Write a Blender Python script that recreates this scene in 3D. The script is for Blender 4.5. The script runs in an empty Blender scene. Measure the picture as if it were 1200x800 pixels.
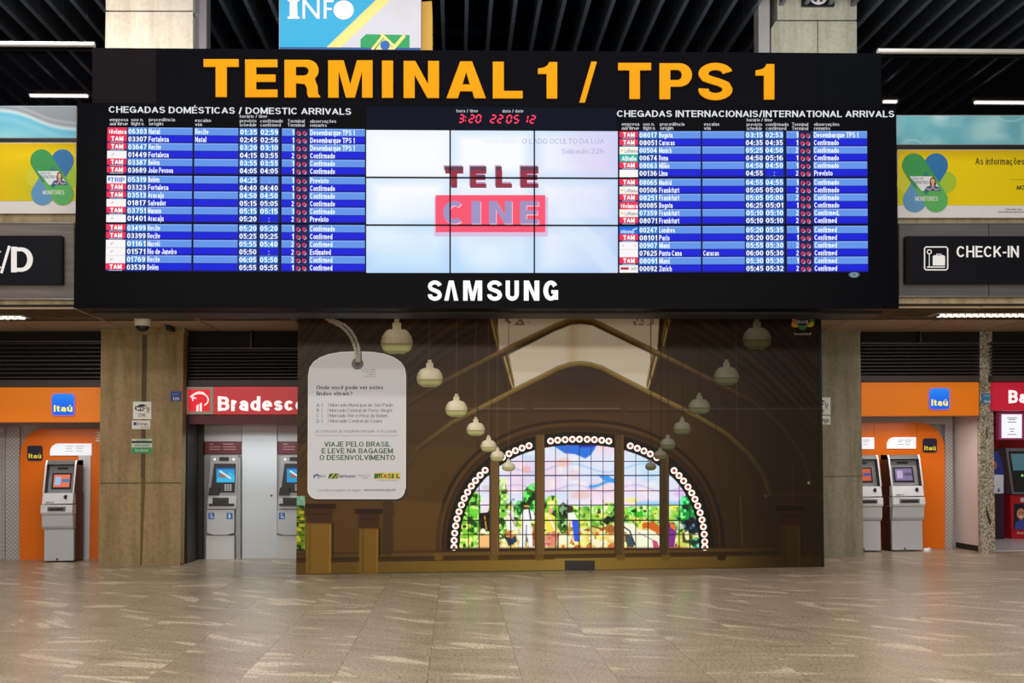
import bpy, bmesh, math, random
import numpy as np
from mathutils import Vector, Matrix
from mathutils.geometry import tessellate_polygon
random.seed(4)
SC = bpy.context.scene
COL = SC.collection

# ---------------------------------------------------------------- camera
YAW, PIT, ROL = (math.radians(a) for a in (-2.08886, 2.01583, .36840))
F, SX, SY, EYE = 1200.0, -22.271, 95.918, 1.5
_cz, _sz, _cx, _sx, _cy, _sy = math.cos(YAW), math.sin(YAW), math.cos(PIT), math.sin(PIT), math.cos(ROL), math.sin(ROL)
R = (np.array([[_cz, -_sz, 0], [_sz, _cz, 0], [0, 0, 1]]) @ np.array([[1, 0, 0], [0, _cx, -_sx], [0, _sx, _cx]])
     @ np.array([[_cy, 0, _sy], [0, 1, 0], [-_sy, 0, _cy]]))
cam = bpy.data.cameras.new('camera')
co = bpy.data.objects.new('camera', cam)
COL.objects.link(co)
m = Matrix.Identity(4)
for i in range(3):
    m[i][0] = R[i, 0]; m[i][1] = R[i, 2]; m[i][2] = -R[i, 1]
m[2][3] = EYE
co.matrix_world = m
cam.sensor_width = 36; cam.lens = 36 * F / 1200
cam.shift_x = -SX / 1200; cam.shift_y = SY / 1200
cam.clip_end = 200
SC.camera = co

# ---------------------------------------------------------------- world, light, exposure
w = bpy.data.worlds.new('world'); SC.world = w; w.use_nodes = True
w.node_tree.nodes['Background'].inputs[0].default_value = (.62, .66, .75, 1)
w.node_tree.nodes['Background'].inputs[1].default_value = .05
SC.view_settings.view_transform = 'Standard'
SC.view_settings.look = 'None'
SC.view_settings.exposure = 0
SC.view_settings.gamma = 1

def area(name, loc, size, energy, color=(1, .93, .84), rot=(0, 0, 0), spread=math.pi):
    l = bpy.data.lights.new(name, 'AREA'); l.shape = 'RECTANGLE'
    l.size, l.size_y = size; l.energy = energy; l.color = color; l.spread = spread
    o = bpy.data.objects.new(name, l); COL.objects.link(o)
    o.location = loc; o.rotation_euler = rot
    return o
# rows of hall lamps hanging under the fins (out of view, above and behind the camera)
area('hall_lamp_row', (0, -6.5, 6.8), (22, 1.0), 1150, rot=(math.radians(62), 0, 0))
area('hall_lamp_row', (0, 0, 8.2), (18, .6), 700)
area('hall_lamp_row', (0, 4.6, 8.2), (18, .6), 560)
area('hall_lamp_row', (0, 10.9, 8.2), (14, .4), 260)
area('low_front_fill', (0, -8.0, 2.3), (24, 2.0), 520, (1, .9, .76), rot=(math.radians(90), 0, 0))  # added fill low behind the camera, evens the light on the mural
area('added_column_light', (-5.6, 11.6, 8.1), (.5, .3), 40, rot=(math.radians(65), 0, math.radians(-6)), spread=1.6)  # unseen light added to brighten the left column's upper shaft
area('added_column_light', (5.0, 11.6, 8.1), (.5, .3), 16, rot=(math.radians(65), 0, math.radians(-6)), spread=1.6)  # weaker unseen light added for the right column's upper shaft
area('added_fin_uplight', (0, 13.7, 6.72), (20, .2), 190, (.85, .92, 1), rot=(math.pi, 0, 0))  # unseen uplight added so the ceiling fins show
# fittings in the soffit and the booths
area('soffit_lamp_light', (-5.6, 13.55, 3.40), (1.2, .12), 14, (1, .95, .88))
area('soffit_lamp_light', (7.3, 13.55, 3.40), (1.6, .12), 20, (1, .95, .88))
area('booth_light', (-6.0, 15.55, 2.02), (1.2, .15), 7, (1, .93, .85))
area('booth_light', (7.1, 15.75, 2.08), (1.3, .15), 14, (1, .93, .85))
area('booth_light', (-2.9, 15.45, 1.95), (1.6, .15), 12, (.95, 1, 1))
area('booth_light', (9.6, 16.9, 2.5), (1.5, .3), 14, (1, .95, .95))

# ---------------------------------------------------------------- helpers
def s2l(c):
    return tuple((v / 12.92 if v <= .04045 else ((v + .055) / 1.055) ** 2.4) for v in c)
def rgb(r, g, b):
    return s2l((r / 255, g / 255, b / 255))

MATS = {}
def mat(name, color=None, rough=.5, metal=0, emit=None, es=1.0, spec=.5, coat=0):
    if name in MATS: return MATS[name]
    m = bpy.data.materials.new(name); m.use_nodes = True
    b = m.node_tree.nodes['Principled BSDF']
    if color is not None: b.inputs['Base Color'].default_value = (*rgb(*color), 1)
    b.inputs['Roughness'].default_value = rough
    b.inputs['Metallic'].default_value = metal
    b.inputs['Specular IOR Level'].default_value = spec
    b.inputs['Coat Weight'].default_value = coat
    if emit is not None:
        if color is None: b.inputs['Base Color'].default_value = (.01, .01, .01, 1)
        b.inputs['Emission Color'].default_value = (*rgb(*emit), 1)
        b.inputs['Emission Strength'].default_value = es
    MATS[name] = m
    return m
def glow(r, g, b, s=1.0):
    return mat('glow_%d_%d_%d_%.2f' % (r, g, b, s), None, .5, emit=(r, g, b), es=s, spec=.08)
def ink(r, g, b, rough=.45):
    return mat('paint_%d_%d_%d_%.2f' % (r, g, b, rough), (r, g, b), rough)

def nodes(name, rough=.5, **k):
    m = mat(name, (128, 128, 128), rough, **k)
    nt = m.node_tree
    return m, nt, nt.nodes['Principled BSDF']
def N(nt, t, **k):
    n = nt.nodes.new(t)
    for a, v in k.items():
        if a.startswith('i_'): n.inputs[a[2:].replace('_', ' ')].default_value = v
        else: setattr(n, a, v)
    return n
def ramp(nt, stops):
    r = nt.nodes.new('ShaderNodeValToRGB')
    e = r.color_ramp.elements
    while len(e) < len(stops): e.new(.5)
    for q, (p, c) in zip(e, stops):
        q.position = p; q.color = (*rgb(*c), 1)
    return r

def make_concrete(name, base, dark, stain, sc=1.0):
    m, nt, b = nodes(name, .8)
    L = nt.links.new
    g = N(nt, 'ShaderNodeNewGeometry')
    mp = N(nt, 'ShaderNodeMapping'); mp.inputs['Scale'].default_value = (5 * sc, 5 * sc, .45 * sc)
    L(g.outputs['Position'], mp.inputs[0])
    n1 = N(nt, 'ShaderNodeTexNoise', i_Scale=1.2, i_Detail=8.0, i_Roughness=.65); L(mp.outputs[0], n1.inputs[0])
    n2 = N(nt, 'ShaderNodeTexNoise', i_Scale=16.0 * sc, i_Detail=9.0, i_Roughness=.75); L(g.outputs['Position'], n2.inputs[0])
    r1 = ramp(nt, [(.25, dark), (.58, base), (.8, base)]); L(n1.outputs[0], r1.inputs[0])
    r2 = ramp(nt, [(.35, stain), (.55, (255, 255, 255)), (.8, (255, 255, 255))]); L(n2.outputs[0], r2.inputs[0])
    mx = N(nt, 'ShaderNodeMix', data_type='RGBA', blend_type='MULTIPLY'); mx.inputs[0].default_value = .45
    L(r1.outputs[0], mx.inputs[6]); L(r2.outputs[0], mx.inputs[7]); L(mx.outputs[2], b.inputs['Base Color'])
    bp = N(nt, 'ShaderNodeBump', i_Strength=.25, i_Distance=.01); L(n2.outputs[0], bp.inputs['Height']); L(bp.outputs[0], b.inputs['Normal'])
    return m
CONC_UP = make_concrete('concrete_upper', (226, 216, 200), (196, 184, 166), (222, 214, 200))
CONC_UPR = make_concrete('concrete_upper_grey', (190, 188, 172), (150, 148, 132), (200, 198, 186))
CONC_L = make_concrete('concrete_left', (160, 138, 100), (118, 98, 66), (190, 180, 165))
CONC_R = make_concrete('concrete_right', (150, 144, 122), (108, 102, 84), (190, 186, 172))
CONC_B = make_concrete('concrete_beam', (190, 176, 146), (140, 126, 98), (200, 192, 180))
STAIN = mat('rust_stain', (104, 84, 44), .85)
STAIN2 = mat('form_joint', (88, 74, 52), .9)

def make_granite():
    m, nt, b = nodes('polished_granite', .3, coat=0)
    L = nt.links.new
    g = N(nt, 'ShaderNodeNewGeometry'); oi = N(nt, 'ShaderNodeObjectInfo')
    mul = N(nt, 'ShaderNodeMath', operation='MULTIPLY')
    mul.inputs[1].default_value = 37.0; L(oi.outputs['Random'], mul.inputs[0])
    add = N(nt, 'ShaderNodeVectorMath', operation='ADD'); L(g.outputs['Position'], add.inputs[0])
    cb = N(nt, 'ShaderNodeCombineXYZ'); L(mul.outputs[0], cb.inputs[0]); L(mul.outputs[0], cb.inputs[2]); L(cb.outputs[0], add.inputs[1])
    rot = N(nt, 'ShaderNodeVectorRotate', rotation_type='Z_AXIS'); L(add.outputs[0], rot.inputs['Vector'])
    L(oi.outputs['Random'], rot.inputs['Angle'])
    mp = N(nt, 'ShaderNodeMapping'); mp.inputs['Scale'].default_value = (.8, 4.2, 1)
    L(rot.outputs[0], mp.inputs[0])
    nz = N(nt, 'ShaderNodeTexNoise', i_Scale=1.25, i_Detail=2.0, i_Roughness=.5, i_Distortion=.5); L(mp.outputs[0], nz.inputs[0])
    r1 = ramp(nt, [(.3, (176, 163, 144)), (.5, (192, 178, 157)), (.612, (198, 184, 163)), (.63, (232, 218, 194)), (.72, (242, 228, 204))]); L(nz.outputs[0], r1.inputs[0])
    n2 = N(nt, 'ShaderNodeTexNoise', i_Scale=42.0, i_Detail=4.0, i_Roughness=.8); L(g.outputs['Position'], n2.inputs[0])
    r2 = ramp(nt, [(.38, (104, 94, 84)), (.5, (226, 222, 216)), (.66, (255, 255, 255))]); L(n2.outputs[0], r2.inputs[0])
    n3 = N(nt, 'ShaderNodeTexNoise', i_Scale=4.0, i_Detail=6.0, i_Distortion=1.4); L(mp.outputs[0], n3.inputs[0])
    r3 = ramp(nt, [(.36, (214, 206, 198)), (.46, (255, 255, 255)), (.6, (255, 252, 246))]); L(n3.outputs[0], r3.inputs[0])
    a = N(nt, 'ShaderNodeMix', data_type='RGBA', blend_type='MULTIPLY'); a.inputs[0].default_value = .85
    L(r1.outputs[0], a.inputs[6]); L(r2.outputs[0], a.inputs[7])
    c = N(nt, 'ShaderNodeMix', data_type='RGBA', blend_type='MULTIPLY'); c.inputs[0].default_value = .45
    L(a.outputs[2], c.inputs[6]); L(r3.outputs[0], c.inputs[7]); L(c.outputs[2], b.inputs['Base Color'])
    b.inputs['Roughness'].default_value = .24
    n4 = N(nt, 'ShaderNodeTexNoise', i_Scale=1.2, i_Detail=2.0); L(g.outputs['Position'], n4.inputs[0])
    mr = N(nt, 'ShaderNodeMapRange'); mr.inputs[3].default_value = .24; mr.inputs[4].default_value = .34
    L(n4.outputs[0], mr.inputs[0]); L(mr.outputs[0], b.inputs['Roughness'])
    return m
GRANITE = make_granite()

def make_speckle():
    m, nt, b = nodes('speckled_granite', .4)
    L = nt.links.new
    g = N(nt, 'ShaderNodeNewGeometry')
    v = N(nt, 'ShaderNodeTexVoronoi', i_Scale=62.0); L(g.outputs['Position'], v.inputs[0])
    r = ramp(nt, [(0, (90, 82, 70)), (.3, (124, 116, 100)), (.6, (172, 164, 146)), (1, (204, 198, 180))])
    s = N(nt, 'ShaderNodeSeparateColor'); L(v.outputs['Color'], s.inputs[0]); L(s.outputs[0], r.inputs[0]); L(r.outputs[0], b.inputs['Base Color'])
    return m
SPECK = make_speckle()

def make_wood(name, c1, c2):
    m, nt, b = nodes(name, .55)
    L = nt.links.new
    g = N(nt, 'ShaderNodeNewGeometry')
    mp = N(nt, 'ShaderNodeMapping'); mp.inputs['Scale'].default_value = (.6, 9, 9); L(g.outputs['Position'], mp.inputs[0])
    n1 = N(nt, 'ShaderNodeTexNoise', i_Scale=2.0, i_Detail=5.0); L(mp.outputs[0], n1.inputs[0])
    r = ramp(nt, [(.3, c1), (.7, c2)]); L(n1.outputs[0], r.inputs[0]); L(r.outputs[0], b.inputs['Base Color'])
    return m
SOFFIT = make_wood('soffit_board', (168, 144, 118), (190, 166, 136))
BRUSH = make_wood('brushed_cladding', (104, 98, 96), (128, 121, 118))
BRUSHR = make_wood('grey_cladding', (84, 84, 88), (98, 98, 102))

def make_dots(name, base, dot):
    m, nt, b = nodes(name, .4)
    L = nt.links.new
    g = N(nt, 'ShaderNodeNewGeometry')
    mp = N(nt, 'ShaderNodeMapping'); mp.inputs['Scale'].default_value = (22, 0, 22); mp.inputs['Rotation'].default_value = (0, .785, 0)
    L(g.outputs['Position'], mp.inputs[0])
    v = N(nt, 'ShaderNodeTexVoronoi', i_Scale=1.0, i_Randomness=0.0); L(mp.outputs[0], v.inputs[0])
    r = ramp(nt, [(.22, dot), (.3, base)]); L(v.outputs['Distance'], r.inputs[0]); L(r.outputs[0], b.inputs['Base Color'])
    return m
DOTS = make_dots('dotted_metal', (150, 146, 148), (196, 194, 198))

def vc_mat(name, emit=0.0, rough=.5, base=1.0):
    if name in MATS: return MATS[name]
    m, nt, b = nodes(name, rough, spec=.15)
    a = N(nt, 'ShaderNodeVertexColor', layer_name='Col')
    if emit:
        nt.links.new(a.outputs[0], b.inputs['Emission Color']); b.inputs['Emission Strength'].default_value = emit
        b.inputs['Base Color'].default_value = (.01, .01, .01, 1)
    else:
        nt.links.new(a.outputs[0], b.inputs['Base Color'])
    return m
BLACK = mat('black_plastic', (13, 14, 18), .4)
BLACKG = mat('black_glass', (3, 3, 5), .015, spec=.6)
DARK = mat('dark_metal', (34, 32, 36), .5, .2)

# plane = (a, b): the vertical plane Y = a + b X
def P(px, py, pl, off=0.0):
    d = R @ np.array([(px - 600 - SX) / F, 1.0, -(py - 400 - SY) / F])
    a, b = pl if isinstance(pl, tuple) else (pl, 0.0)
    a -= off
    t = a / (d[1] - b * d[0])
    return Vector((d[0] * t, d[1] * t, EYE + d[2] * t))
def G(px, py, z=0.0):
    d = R @ np.array([(px - 600 - SX) / F, 1.0, -(py - 400 - SY) / F])
    t = (z - EYE) / d[2]
    return Vector((d[0] * t, d[1] * t, z))

def tag(o, label=None, cat=None, group=None, kind=None):
    if label: o['label'] = label
    if cat: o['category'] = cat
    if group: o['group'] = group
    if kind: o['kind'] = kind
    return o
def thing(name, loc, label, cat, group=None, kind=None):
    o = bpy.data.objects.new(name, None); COL.objects.link(o); o.location = loc
    o.empty_display_size = .1
    tag(o, label, cat, group, kind)
    return o
def rootloc(o):
    v = Vector((0, 0, 0))
    while o is not None:
        v += o.location; o = o.parent
    return v

class Acc:
    """collects geometry, links it as ONE mesh object"""
    def __init__(s): s.v = []; s.f = []; s.m = []; s.mats = []; s.k = 0
    def nudge(s): s.k += 1; return (s.k % 8) * 9e-5
    def mi(s, m):
        if m not in s.mats: s.mats.append(m)
        return s.mats.index(m)
    def add(s, verts, faces, m):
        k = len(s.v); i = s.mi(m)
        s.v += [tuple(v) for v in verts]
        for f in faces: s.f.append([q + k for q in f]); s.m.append(i)
        return s
    def quad(s, pts, pl, m, off=0.0):
        off += s.nudge()
        return s.add([P(x, y, pl, off) for x, y in pts], [list(range(len(pts)))], m)
    def rect(s, x0, y0, x1, y1, pl, m, off=0.0):
        return s.quad([(x0, y0), (x0, y1), (x1, y1), (x1, y0)], pl, m, off)
    def poly(s, loops, pl, m, off=0.0):
        if isinstance(loops[0][0], (int, float)): loops = [loops]
        tris = tessellate_polygon([[Vector((x, y, 0)) for x, y in l] for l in loops])
        flat = [p for l in loops for p in l]
        return s.add([P(x, y, pl, off) for x, y in flat], [list(t) for t in tris], m)
    def prism(s, pts, pl, depth, m, off=0.0, side=None, floor=False, tri=False):
        """outline pts (px) on plane pl moved `off` towards the viewer, extruded back by depth"""
        fr = [P(x, y, pl, off) for x, y in pts]
        if floor:
            zs = min(v.z for v in fr)
            for v in fr:
                if v.z < zs + .12: v.z = 0.0
        bk = [v + Vector((0, depth, 0)) for v in fr]; n = len(fr)
        if tri:
            t = tessellate_polygon([[Vector((x, y, 0)) for x, y in pts]])
            s.add(fr, [list(q) for q in t], m)
        else:
            s.add(fr, [list(range(n))], m)
        s.add(bk, [list(range(n))[::-1]], side or m)
        s.add(fr + bk, [[i, (i + 1) % n, n + (i + 1) % n, n + i] for i in range(n)], side or m)
        return s
    def slab(s, x0, y0, x1, y1, pl, depth, m, off=0.0, side=None, floor=False):
        return s.prism([(x0, y0), (x0, y1), (x1, y1), (x1, y0)], pl, depth, m, off, side, floor)
    def box(s, x0, x1, y0, y1, z0, z1, m):
        v = [(x, y, z) for z in (z0, z1) for y in (y0, y1) for x in (x0, x1)]
        return s.add(v, [(0, 2, 3, 1), (4, 5, 7, 6), (0, 1, 5, 4), (2, 6, 7, 3), (0, 4, 6, 2), (1, 3, 7, 5)], m)
    def disc(s, cx, cy, rx, ry, pl, m, off=0.0, n=20, a0=0, a1=360):
        pts = [(cx + rx * math.cos(math.radians(a0 + (a1 - a0) * i / n)), cy + ry * math.sin(math.radians(a0 + (a1 - a0) * i / n))) for i in range(n)]
        return s.quad(pts, pl, m, off)
    def ring(s, cx, cy, r0, r1, pl, m, off=0.0, n=20, a0=0, a1=360, ry=1.0):
        pts = []
        for i in range(n + 1):
            a = math.radians(a0 + (a1 - a0) * i / n)
            pts += [(cx + r * math.cos(a), cy + r * ry * math.sin(a)) for r in (r0, r1)]
        return s.add([P(x, y, pl, off) for x, y in pts], [[2 * i, 2 * i + 1, 2 * i + 3, 2 * i + 2] for i in range(n)], m)
    def stroke(s, pts, wpx, pl, m, off=0.0):
        out = []; off += s.nudge()
        for i, (x, y) in enumerate(pts):
            a = pts[max(i - 1, 0)]; b = pts[min(i + 1, len(pts) - 1)]
            dx, dy = b[0] - a[0], b[1] - a[1]; l = math.hypot(dx, dy) or 1
            out += [(x - dy / l * wpx / 2, y + dx / l * wpx / 2), (x + dy / l * wpx / 2, y - dx / l * wpx / 2)]
        return s.add([P(x, y, pl, off) for x, y in out], [[2 * i, 2 * i + 1, 2 * i + 3, 2 * i + 2] for i in range(len(pts) - 1)], m)
    def glyph(s, ch, x0, x1, yt, yb, pl, m, off=0.0, th=None):
        """a bold capital of our own drawing, in the pixel box"""
        for loops in GLYPH[ch]:
            q = [[(x0 + u * (x1 - x0), yb + v * (yt - yb)) for u, v in l] for l in loops]
            if th: 
                tris = tessellate_polygon([[Vector((x, y, 0)) for x, y in l] for l in q])
                fl = [P(x, y, pl, off) for l in q for x, y in l]; bk = [v + Vector((0, th, 0)) for v in fl]
                s.add(fl, [list(t) for t in tris], m)
                k = 0; nf = len(fl)
                for l in q:
                    n = len(l)
                    s.add(fl + bk, [[k + i, k + (i + 1) % n, nf + k + (i + 1) % n, nf + k + i] for i in range(n)], m)
                    k += n
            else:
                s.poly(q, pl, m, off)
        return s
    def text(s, body, x0, x1, yt, yb, pl, m, off=0.0, bold=0.0, yt2=None, yb2=None, rot180=False, sh=0.0):
        """built-in font fitted to the box: caps between yt and yb, yt2/yb2 at the right end"""
        vs, tr, (a, b), cap = font_mesh(body, bold)
        yt2 = yt if yt2 is None else yt2; yb2 = yb if yb2 is None else yb2
        out = []
        zs = []
        for x, y, zk in vs:
            zs.append(zk * 1.5e-4)
            u = (x - a) / (b - a) if b > a else .5; v = y / cap
            if rot180: u, v = 1 - u, 1 - v
            B = yb + (yb2 - yb) * u; T = yt + (yt2 - yt) * u
            out.append((x0 + (x1 - x0) * u + sh * v, B + (T - B) * v))
        return s.add([P(x, y, pl, off + z_) for (x, y), z_ in zip(out, zs)], tr, m)
    def build(s, name, parent=None, smooth=False, **t):
        me = bpy.data.meshes.new(name)
        o = bpy.data.objects.new(name, me); COL.objects.link(o)
        r = Vector((0, 0, 0))
        if parent is not None: o.parent = parent; r = rootloc(parent)
        me.from_pydata([(v[0] - r.x, v[1] - r.y, v[2] - r.z) for v in s.v], [], s.f)
        for q in s.mats: me.materials.append(q)
        me.polygons.foreach_set('material_index', s.m)
        if smooth: me.polygons.foreach_set('use_smooth', [True] * len(me.polygons))
        me.update()
        tag(o, **t)
        return o

# -------- a plain grotesque alphabet drawn as strokes (cap height 1, x-height .73)
def _e(cx, cy, rx, ry, a0, a1, n=10):
    return [(cx + rx * math.cos(math.radians(a0 + (a1 - a0) * i / n)), cy + ry * math.sin(math.radians(a0 + (a1 - a0) * i / n))) for i in range(n + 1)]
_S = _e(.5, .745, .46, .255, 25, 180, 7) + _e(.5, .745, .46, .225, 200, 250, 3) + _e(.5, .27, .5, .235, 70, 20, 3) + _e(.5, .27, .5, .27, 0, -155, 7)
STK = {
 'A': (.74, [[(0, 0), (.5, 1)], [(.5, 1), (1, 0)], [(.2, .3), (.8, .3)]]), 'B': (.66, [[(0, 0), (0, 1)], [(0, 1), (.6, 1)] + _e(.6, .765, .34, .235, 80, -80, 6) + [(0, .53)], [(0, .53), (.62, .53)] + _e(.62, .265, .38, .265, 80, -80, 6) + [(0, 0)]]),
 'C': (.74, [_e(.5, .5, .5, .5, 42, 318, 16)]), 'D': (.7, [[(0, 0), (0, 1)], [(0, 1), (.45, 1)] + _e(.45, .5, .55, .5, 80, -80, 9) + [(.45, 0), (0, 0)]]),
 'E': (.6, [[(0, 0), (0, 1)], [(0, 1), (1, 1)], [(0, .52), (.9, .52)], [(0, 0), (1, 0)]]), 'F': (.57, [[(0, 0), (0, 1)], [(0, 1), (1, 1)], [(0, .5), (.85, .5)]]),
 'G': (.76, [_e(.5, .5, .5, .5, 42, 335, 16), [(1, .44), (1, .05)], [(.6, .44), (1, .44)]]), 'H': (.7, [[(0, 0), (0, 1)], [(1, 0), (1, 1)], [(0, .52), (1, .52)]]),
 'I': (0, [[(.5, 0), (.5, 1)]]), 'J': (.5, [[(1, 1), (1, .28)] + _e(.5, .28, .5, .28, 0, -180, 8)]), 'K': (.68, [[(0, 0), (0, 1)], [(0, .33), (.95, 1)], [(.35, .6), (1, 0)]]),
 'L': (.54, [[(0, 1), (0, 0)], [(0, 0), (1, 0)]]), 'M': (.84, [[(0, 0), (0, 1)], [(1, 0), (1, 1)], [(.04, 1), (.5, .06)], [(.96, 1), (.5, .06)]]), 'N': (.7, [[(0, 0), (0, 1)], [(1, 0), (1, 1)], [(.04, 1), (.96, 0)]]),
 'O': (.78, [_e(.5, .5, .5, .5, 0, 360, 20)]), 'P': (.64, [[(0, 0), (0, 1)], [(0, 1), (.6, 1)] + _e(.6, .725, .4, .275, 80, -80, 6) + [(0, .45)]]), 'Q': (.78, [_e(.5, .5, .5, .5, 0, 360, 20), [(.6, .25), (.95, 0)]]),
 'R': (.68, [[(0, 0), (0, 1)], [(0, 1), (.6, 1)] + _e(.6, .74, .38, .26, 80, -80, 6) + [(0, .48)], [(.6, .48), (1, 0)]]), 'S': (.66, [_S]), 'T': (.66, [[(0, 1), (1, 1)], [(.5, 1), (.5, 0)]]),
 'U': (.7, [[(0, 1), (0, .33)] + _e(.5, .33, .5, .33, 180, 360, 10) + [(1, 1)]]), 'V': (.7, [[(0, 1), (.5, 0)], [(1, 1), (.5, 0)]]), 'W': (1.0, [[(0, 1), (.26, 0)], [(.5, 1), (.26, 0)], [(.5, 1), (.74, 0)], [(1, 1), (.74, 0)]]),
 'X': (.68, [[(0, 0), (1, 1)], [(0, 1), (1, 0)]]), 'Y': (.68, [[(0, 1), (.5, .45)], [(1, 1), (.5, .45)], [(.5, .45), (.5, 0)]]), 'Z': (.62, [[(0, 1), (1, 1)], [(1, 1), (0, 0)], [(0, 0), (1, 0)]]),
 '0': (.56, [_e(.5, .5, .5, .5, 0, 360, 16)]), '1': (.34, [[(.8, 0), (.8, 1)], [(0, .76), (.8, .98)]]), '2': (.56, [_e(.5, .71, .5, .29, 165, -25, 9) + [(0, .0)], [(0, 0), (1, 0)]]),
 '3': (.56, [_e(.47, .765, .45, .235, 150, -90, 8) + [(.35, .53)], _e(.5, .265, .5, .265, 90, -155, 9)]), '4': (.58, [[(.74, 0), (.74, 1)], [(.74, 1), (0, .28)], [(0, .28), (1, .28)]]),
 '5': (.56, [[(.92, 1), (.16, 1)], [(.16, 1), (.08, .5)], _e(.46, .32, .52, .32, 140, -150, 10)]), '6': (.56, [_e(.5, .31, .5, .31, 0, 360, 14), _e(.56, .5, .56, .5, 60, 180, 8) + [(0, .31)]]),
 '7': (.56, [[(0, 1), (1, 1)], [(1, 1), (.35, 0)]]), '8': (.56, [_e(.5, .765, .44, .235, 0, 360, 12), _e(.5, .265, .5, .265, 0, 360, 14)]), '9': (.56, [_e(.5, .69, .5, .31, 0, 360, 14), _e(.44, .5, .56, .5, -120, 0, 8) + [(1, .69)]]),
 'a': (.52, [_e(.42, .28, .42, .28, 60, 300, 9), [(.42, .56), (.95, .56)], [(.95, 0), (.95, .66)] + _e(.48, .66, .47, .34, 0, 155, 7)]), 'b': (.56, [[(0, 0), (0, 2)], _e(.5, .5, .5, .5, 0, 360, 14)]), 'c': (.52, [_e(.5, .5, .5, .5, 45, 315, 12)]),
 'd': (.56, [[(1, 0), (1, 2)], _e(.5, .5, .5, .5, 0, 360, 14)]), 'e': (.56, [[(.02, .52), (.98, .52)] , _e(.5, .5, .5, .5, 5, 298, 14)]), 'f': (.3, [[(.45, 0), (.45, 1.55)] + [(.6, 1.93), (1, 2)], [(0, .97), (1, .97)]]),
 'g': (.56, [_e(.5, .5, .5, .5, 0, 360, 14), [(1, 1), (1, 0), (.95, -.7), (.5, -1), (.08, -.8)]]), 'h': (.52, [[(0, 0), (0, 2)], [(0, .5)] + _e(.5, .62, .5, .38, 150, 0, 7) + [(1, 0)]]), 'i': (0, [[(.5, 0), (.5, 1)], 'dot']),
 'j': (.12, [[(1, 1), (1, -.6), (.2, -1)], 'dot']), 'k': (.52, [[(0, 0), (0, 2)], [(0, .4), (.95, 1)], [(.3, .58), (1, 0)]]), 'l': (0, [[(.5, 0), (.5, 2)]]),
 'm': (.84, [[(0, 0), (0, 1)], [(0, .5)] + _e(.26, .66, .24, .34, 150, 0, 6) + [(.5, 0)], [(.5, .5)] + _e(.76, .66, .24, .34, 150, 0, 6) + [(1, 0)]]), 'n': (.52, [[(0, 0), (0, 1)], [(0, .5)] + _e(.5, .62, .5, .38, 150, 0, 7) + [(1, 0)]]),
 'o': (.56, [_e(.5, .5, .5, .5, 0, 360, 14)]), 'p': (.56, [[(0, -1), (0, 1)], _e(.5, .5, .5, .5, 0, 360, 14)]), 'q': (.56, [[(1, -1), (1, 1)], _e(.5, .5, .5, .5, 0, 360, 14)]), 'r': (.32, [[(0, 0), (0, 1)], [(0, .5), (.25, .85), (.6, 1), (1, .98)]]),
 's': (.48, [_S]), 't': (.3, [[(.4, 1.6), (.4, .2), (.6, 0), (1, 0)], [(0, .97), (1, .97)]]), 'u': (.52, [[(1, 0), (1, 1)], [(0, 1)] + _e(.5, .38, .5, .38, 180, 330, 7)]), 'v': (.52, [[(0, 1), (.5, 0)], [(1, 1), (.5, 0)]]),
 'w': (.78, [[(0, 1), (.26, 0)], [(.5, 1), (.26, 0)], [(.5, 1), (.74, 0)], [(1, 1), (.74, 0)]]), 'x': (.52, [[(0, 0), (1, 1)], [(0, 1), (1, 0)]]), 'y': (.52, [[(0, 1), (.5, 0)], [(1, 1), (.5, 0), (.3, -.9), (0, -1)]]), 'z': (.46, [[(0, 1), (1, 1)], [(1, 1), (0, 0)], [(0, 0), (1, 0)]]),
 '/': (.36, [[(0, -.08), (1, 1.08)]]), ':': (0, ['c1', 'c0']), '.': (0, ['c0']), ',': (0, ['c0']), '-': (.3, [[(0, .4), (1, .4)]]), '(': (.2, [[(1, 1.1), (0, .8), (0, .2), (1, -.1)]]), ')': (.2, [[(0, 1.1), (1, .8), (1, .2), (0, -.1)]]),
 '!': (0, [[(.5, .35), (.5, 1)], 'c0']), '?': (.5, [_e(.5, .74, .5, .26, 165, -60, 8) + [(.5, .3)], 'c0m']), '<': (.3, [[(1, .9), (0, .5)], [(0, .5), (1, .1)]]),
}
ACC = {'á': ('a', 'ac'), 'é': ('e', 'ac'), 'É': ('E', 'ac'), 'í': ('i', 'ac'), 'ó': ('o', 'ac'), 'ú': ('u', 'ac'), 'ã': ('a', 'ti'), 'õ': ('o', 'ti'), 'Ã': ('A', 'ti'), 'ê': ('e', 'ci'), 'ç': ('c', 'ce')}
_fc = {}
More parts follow.
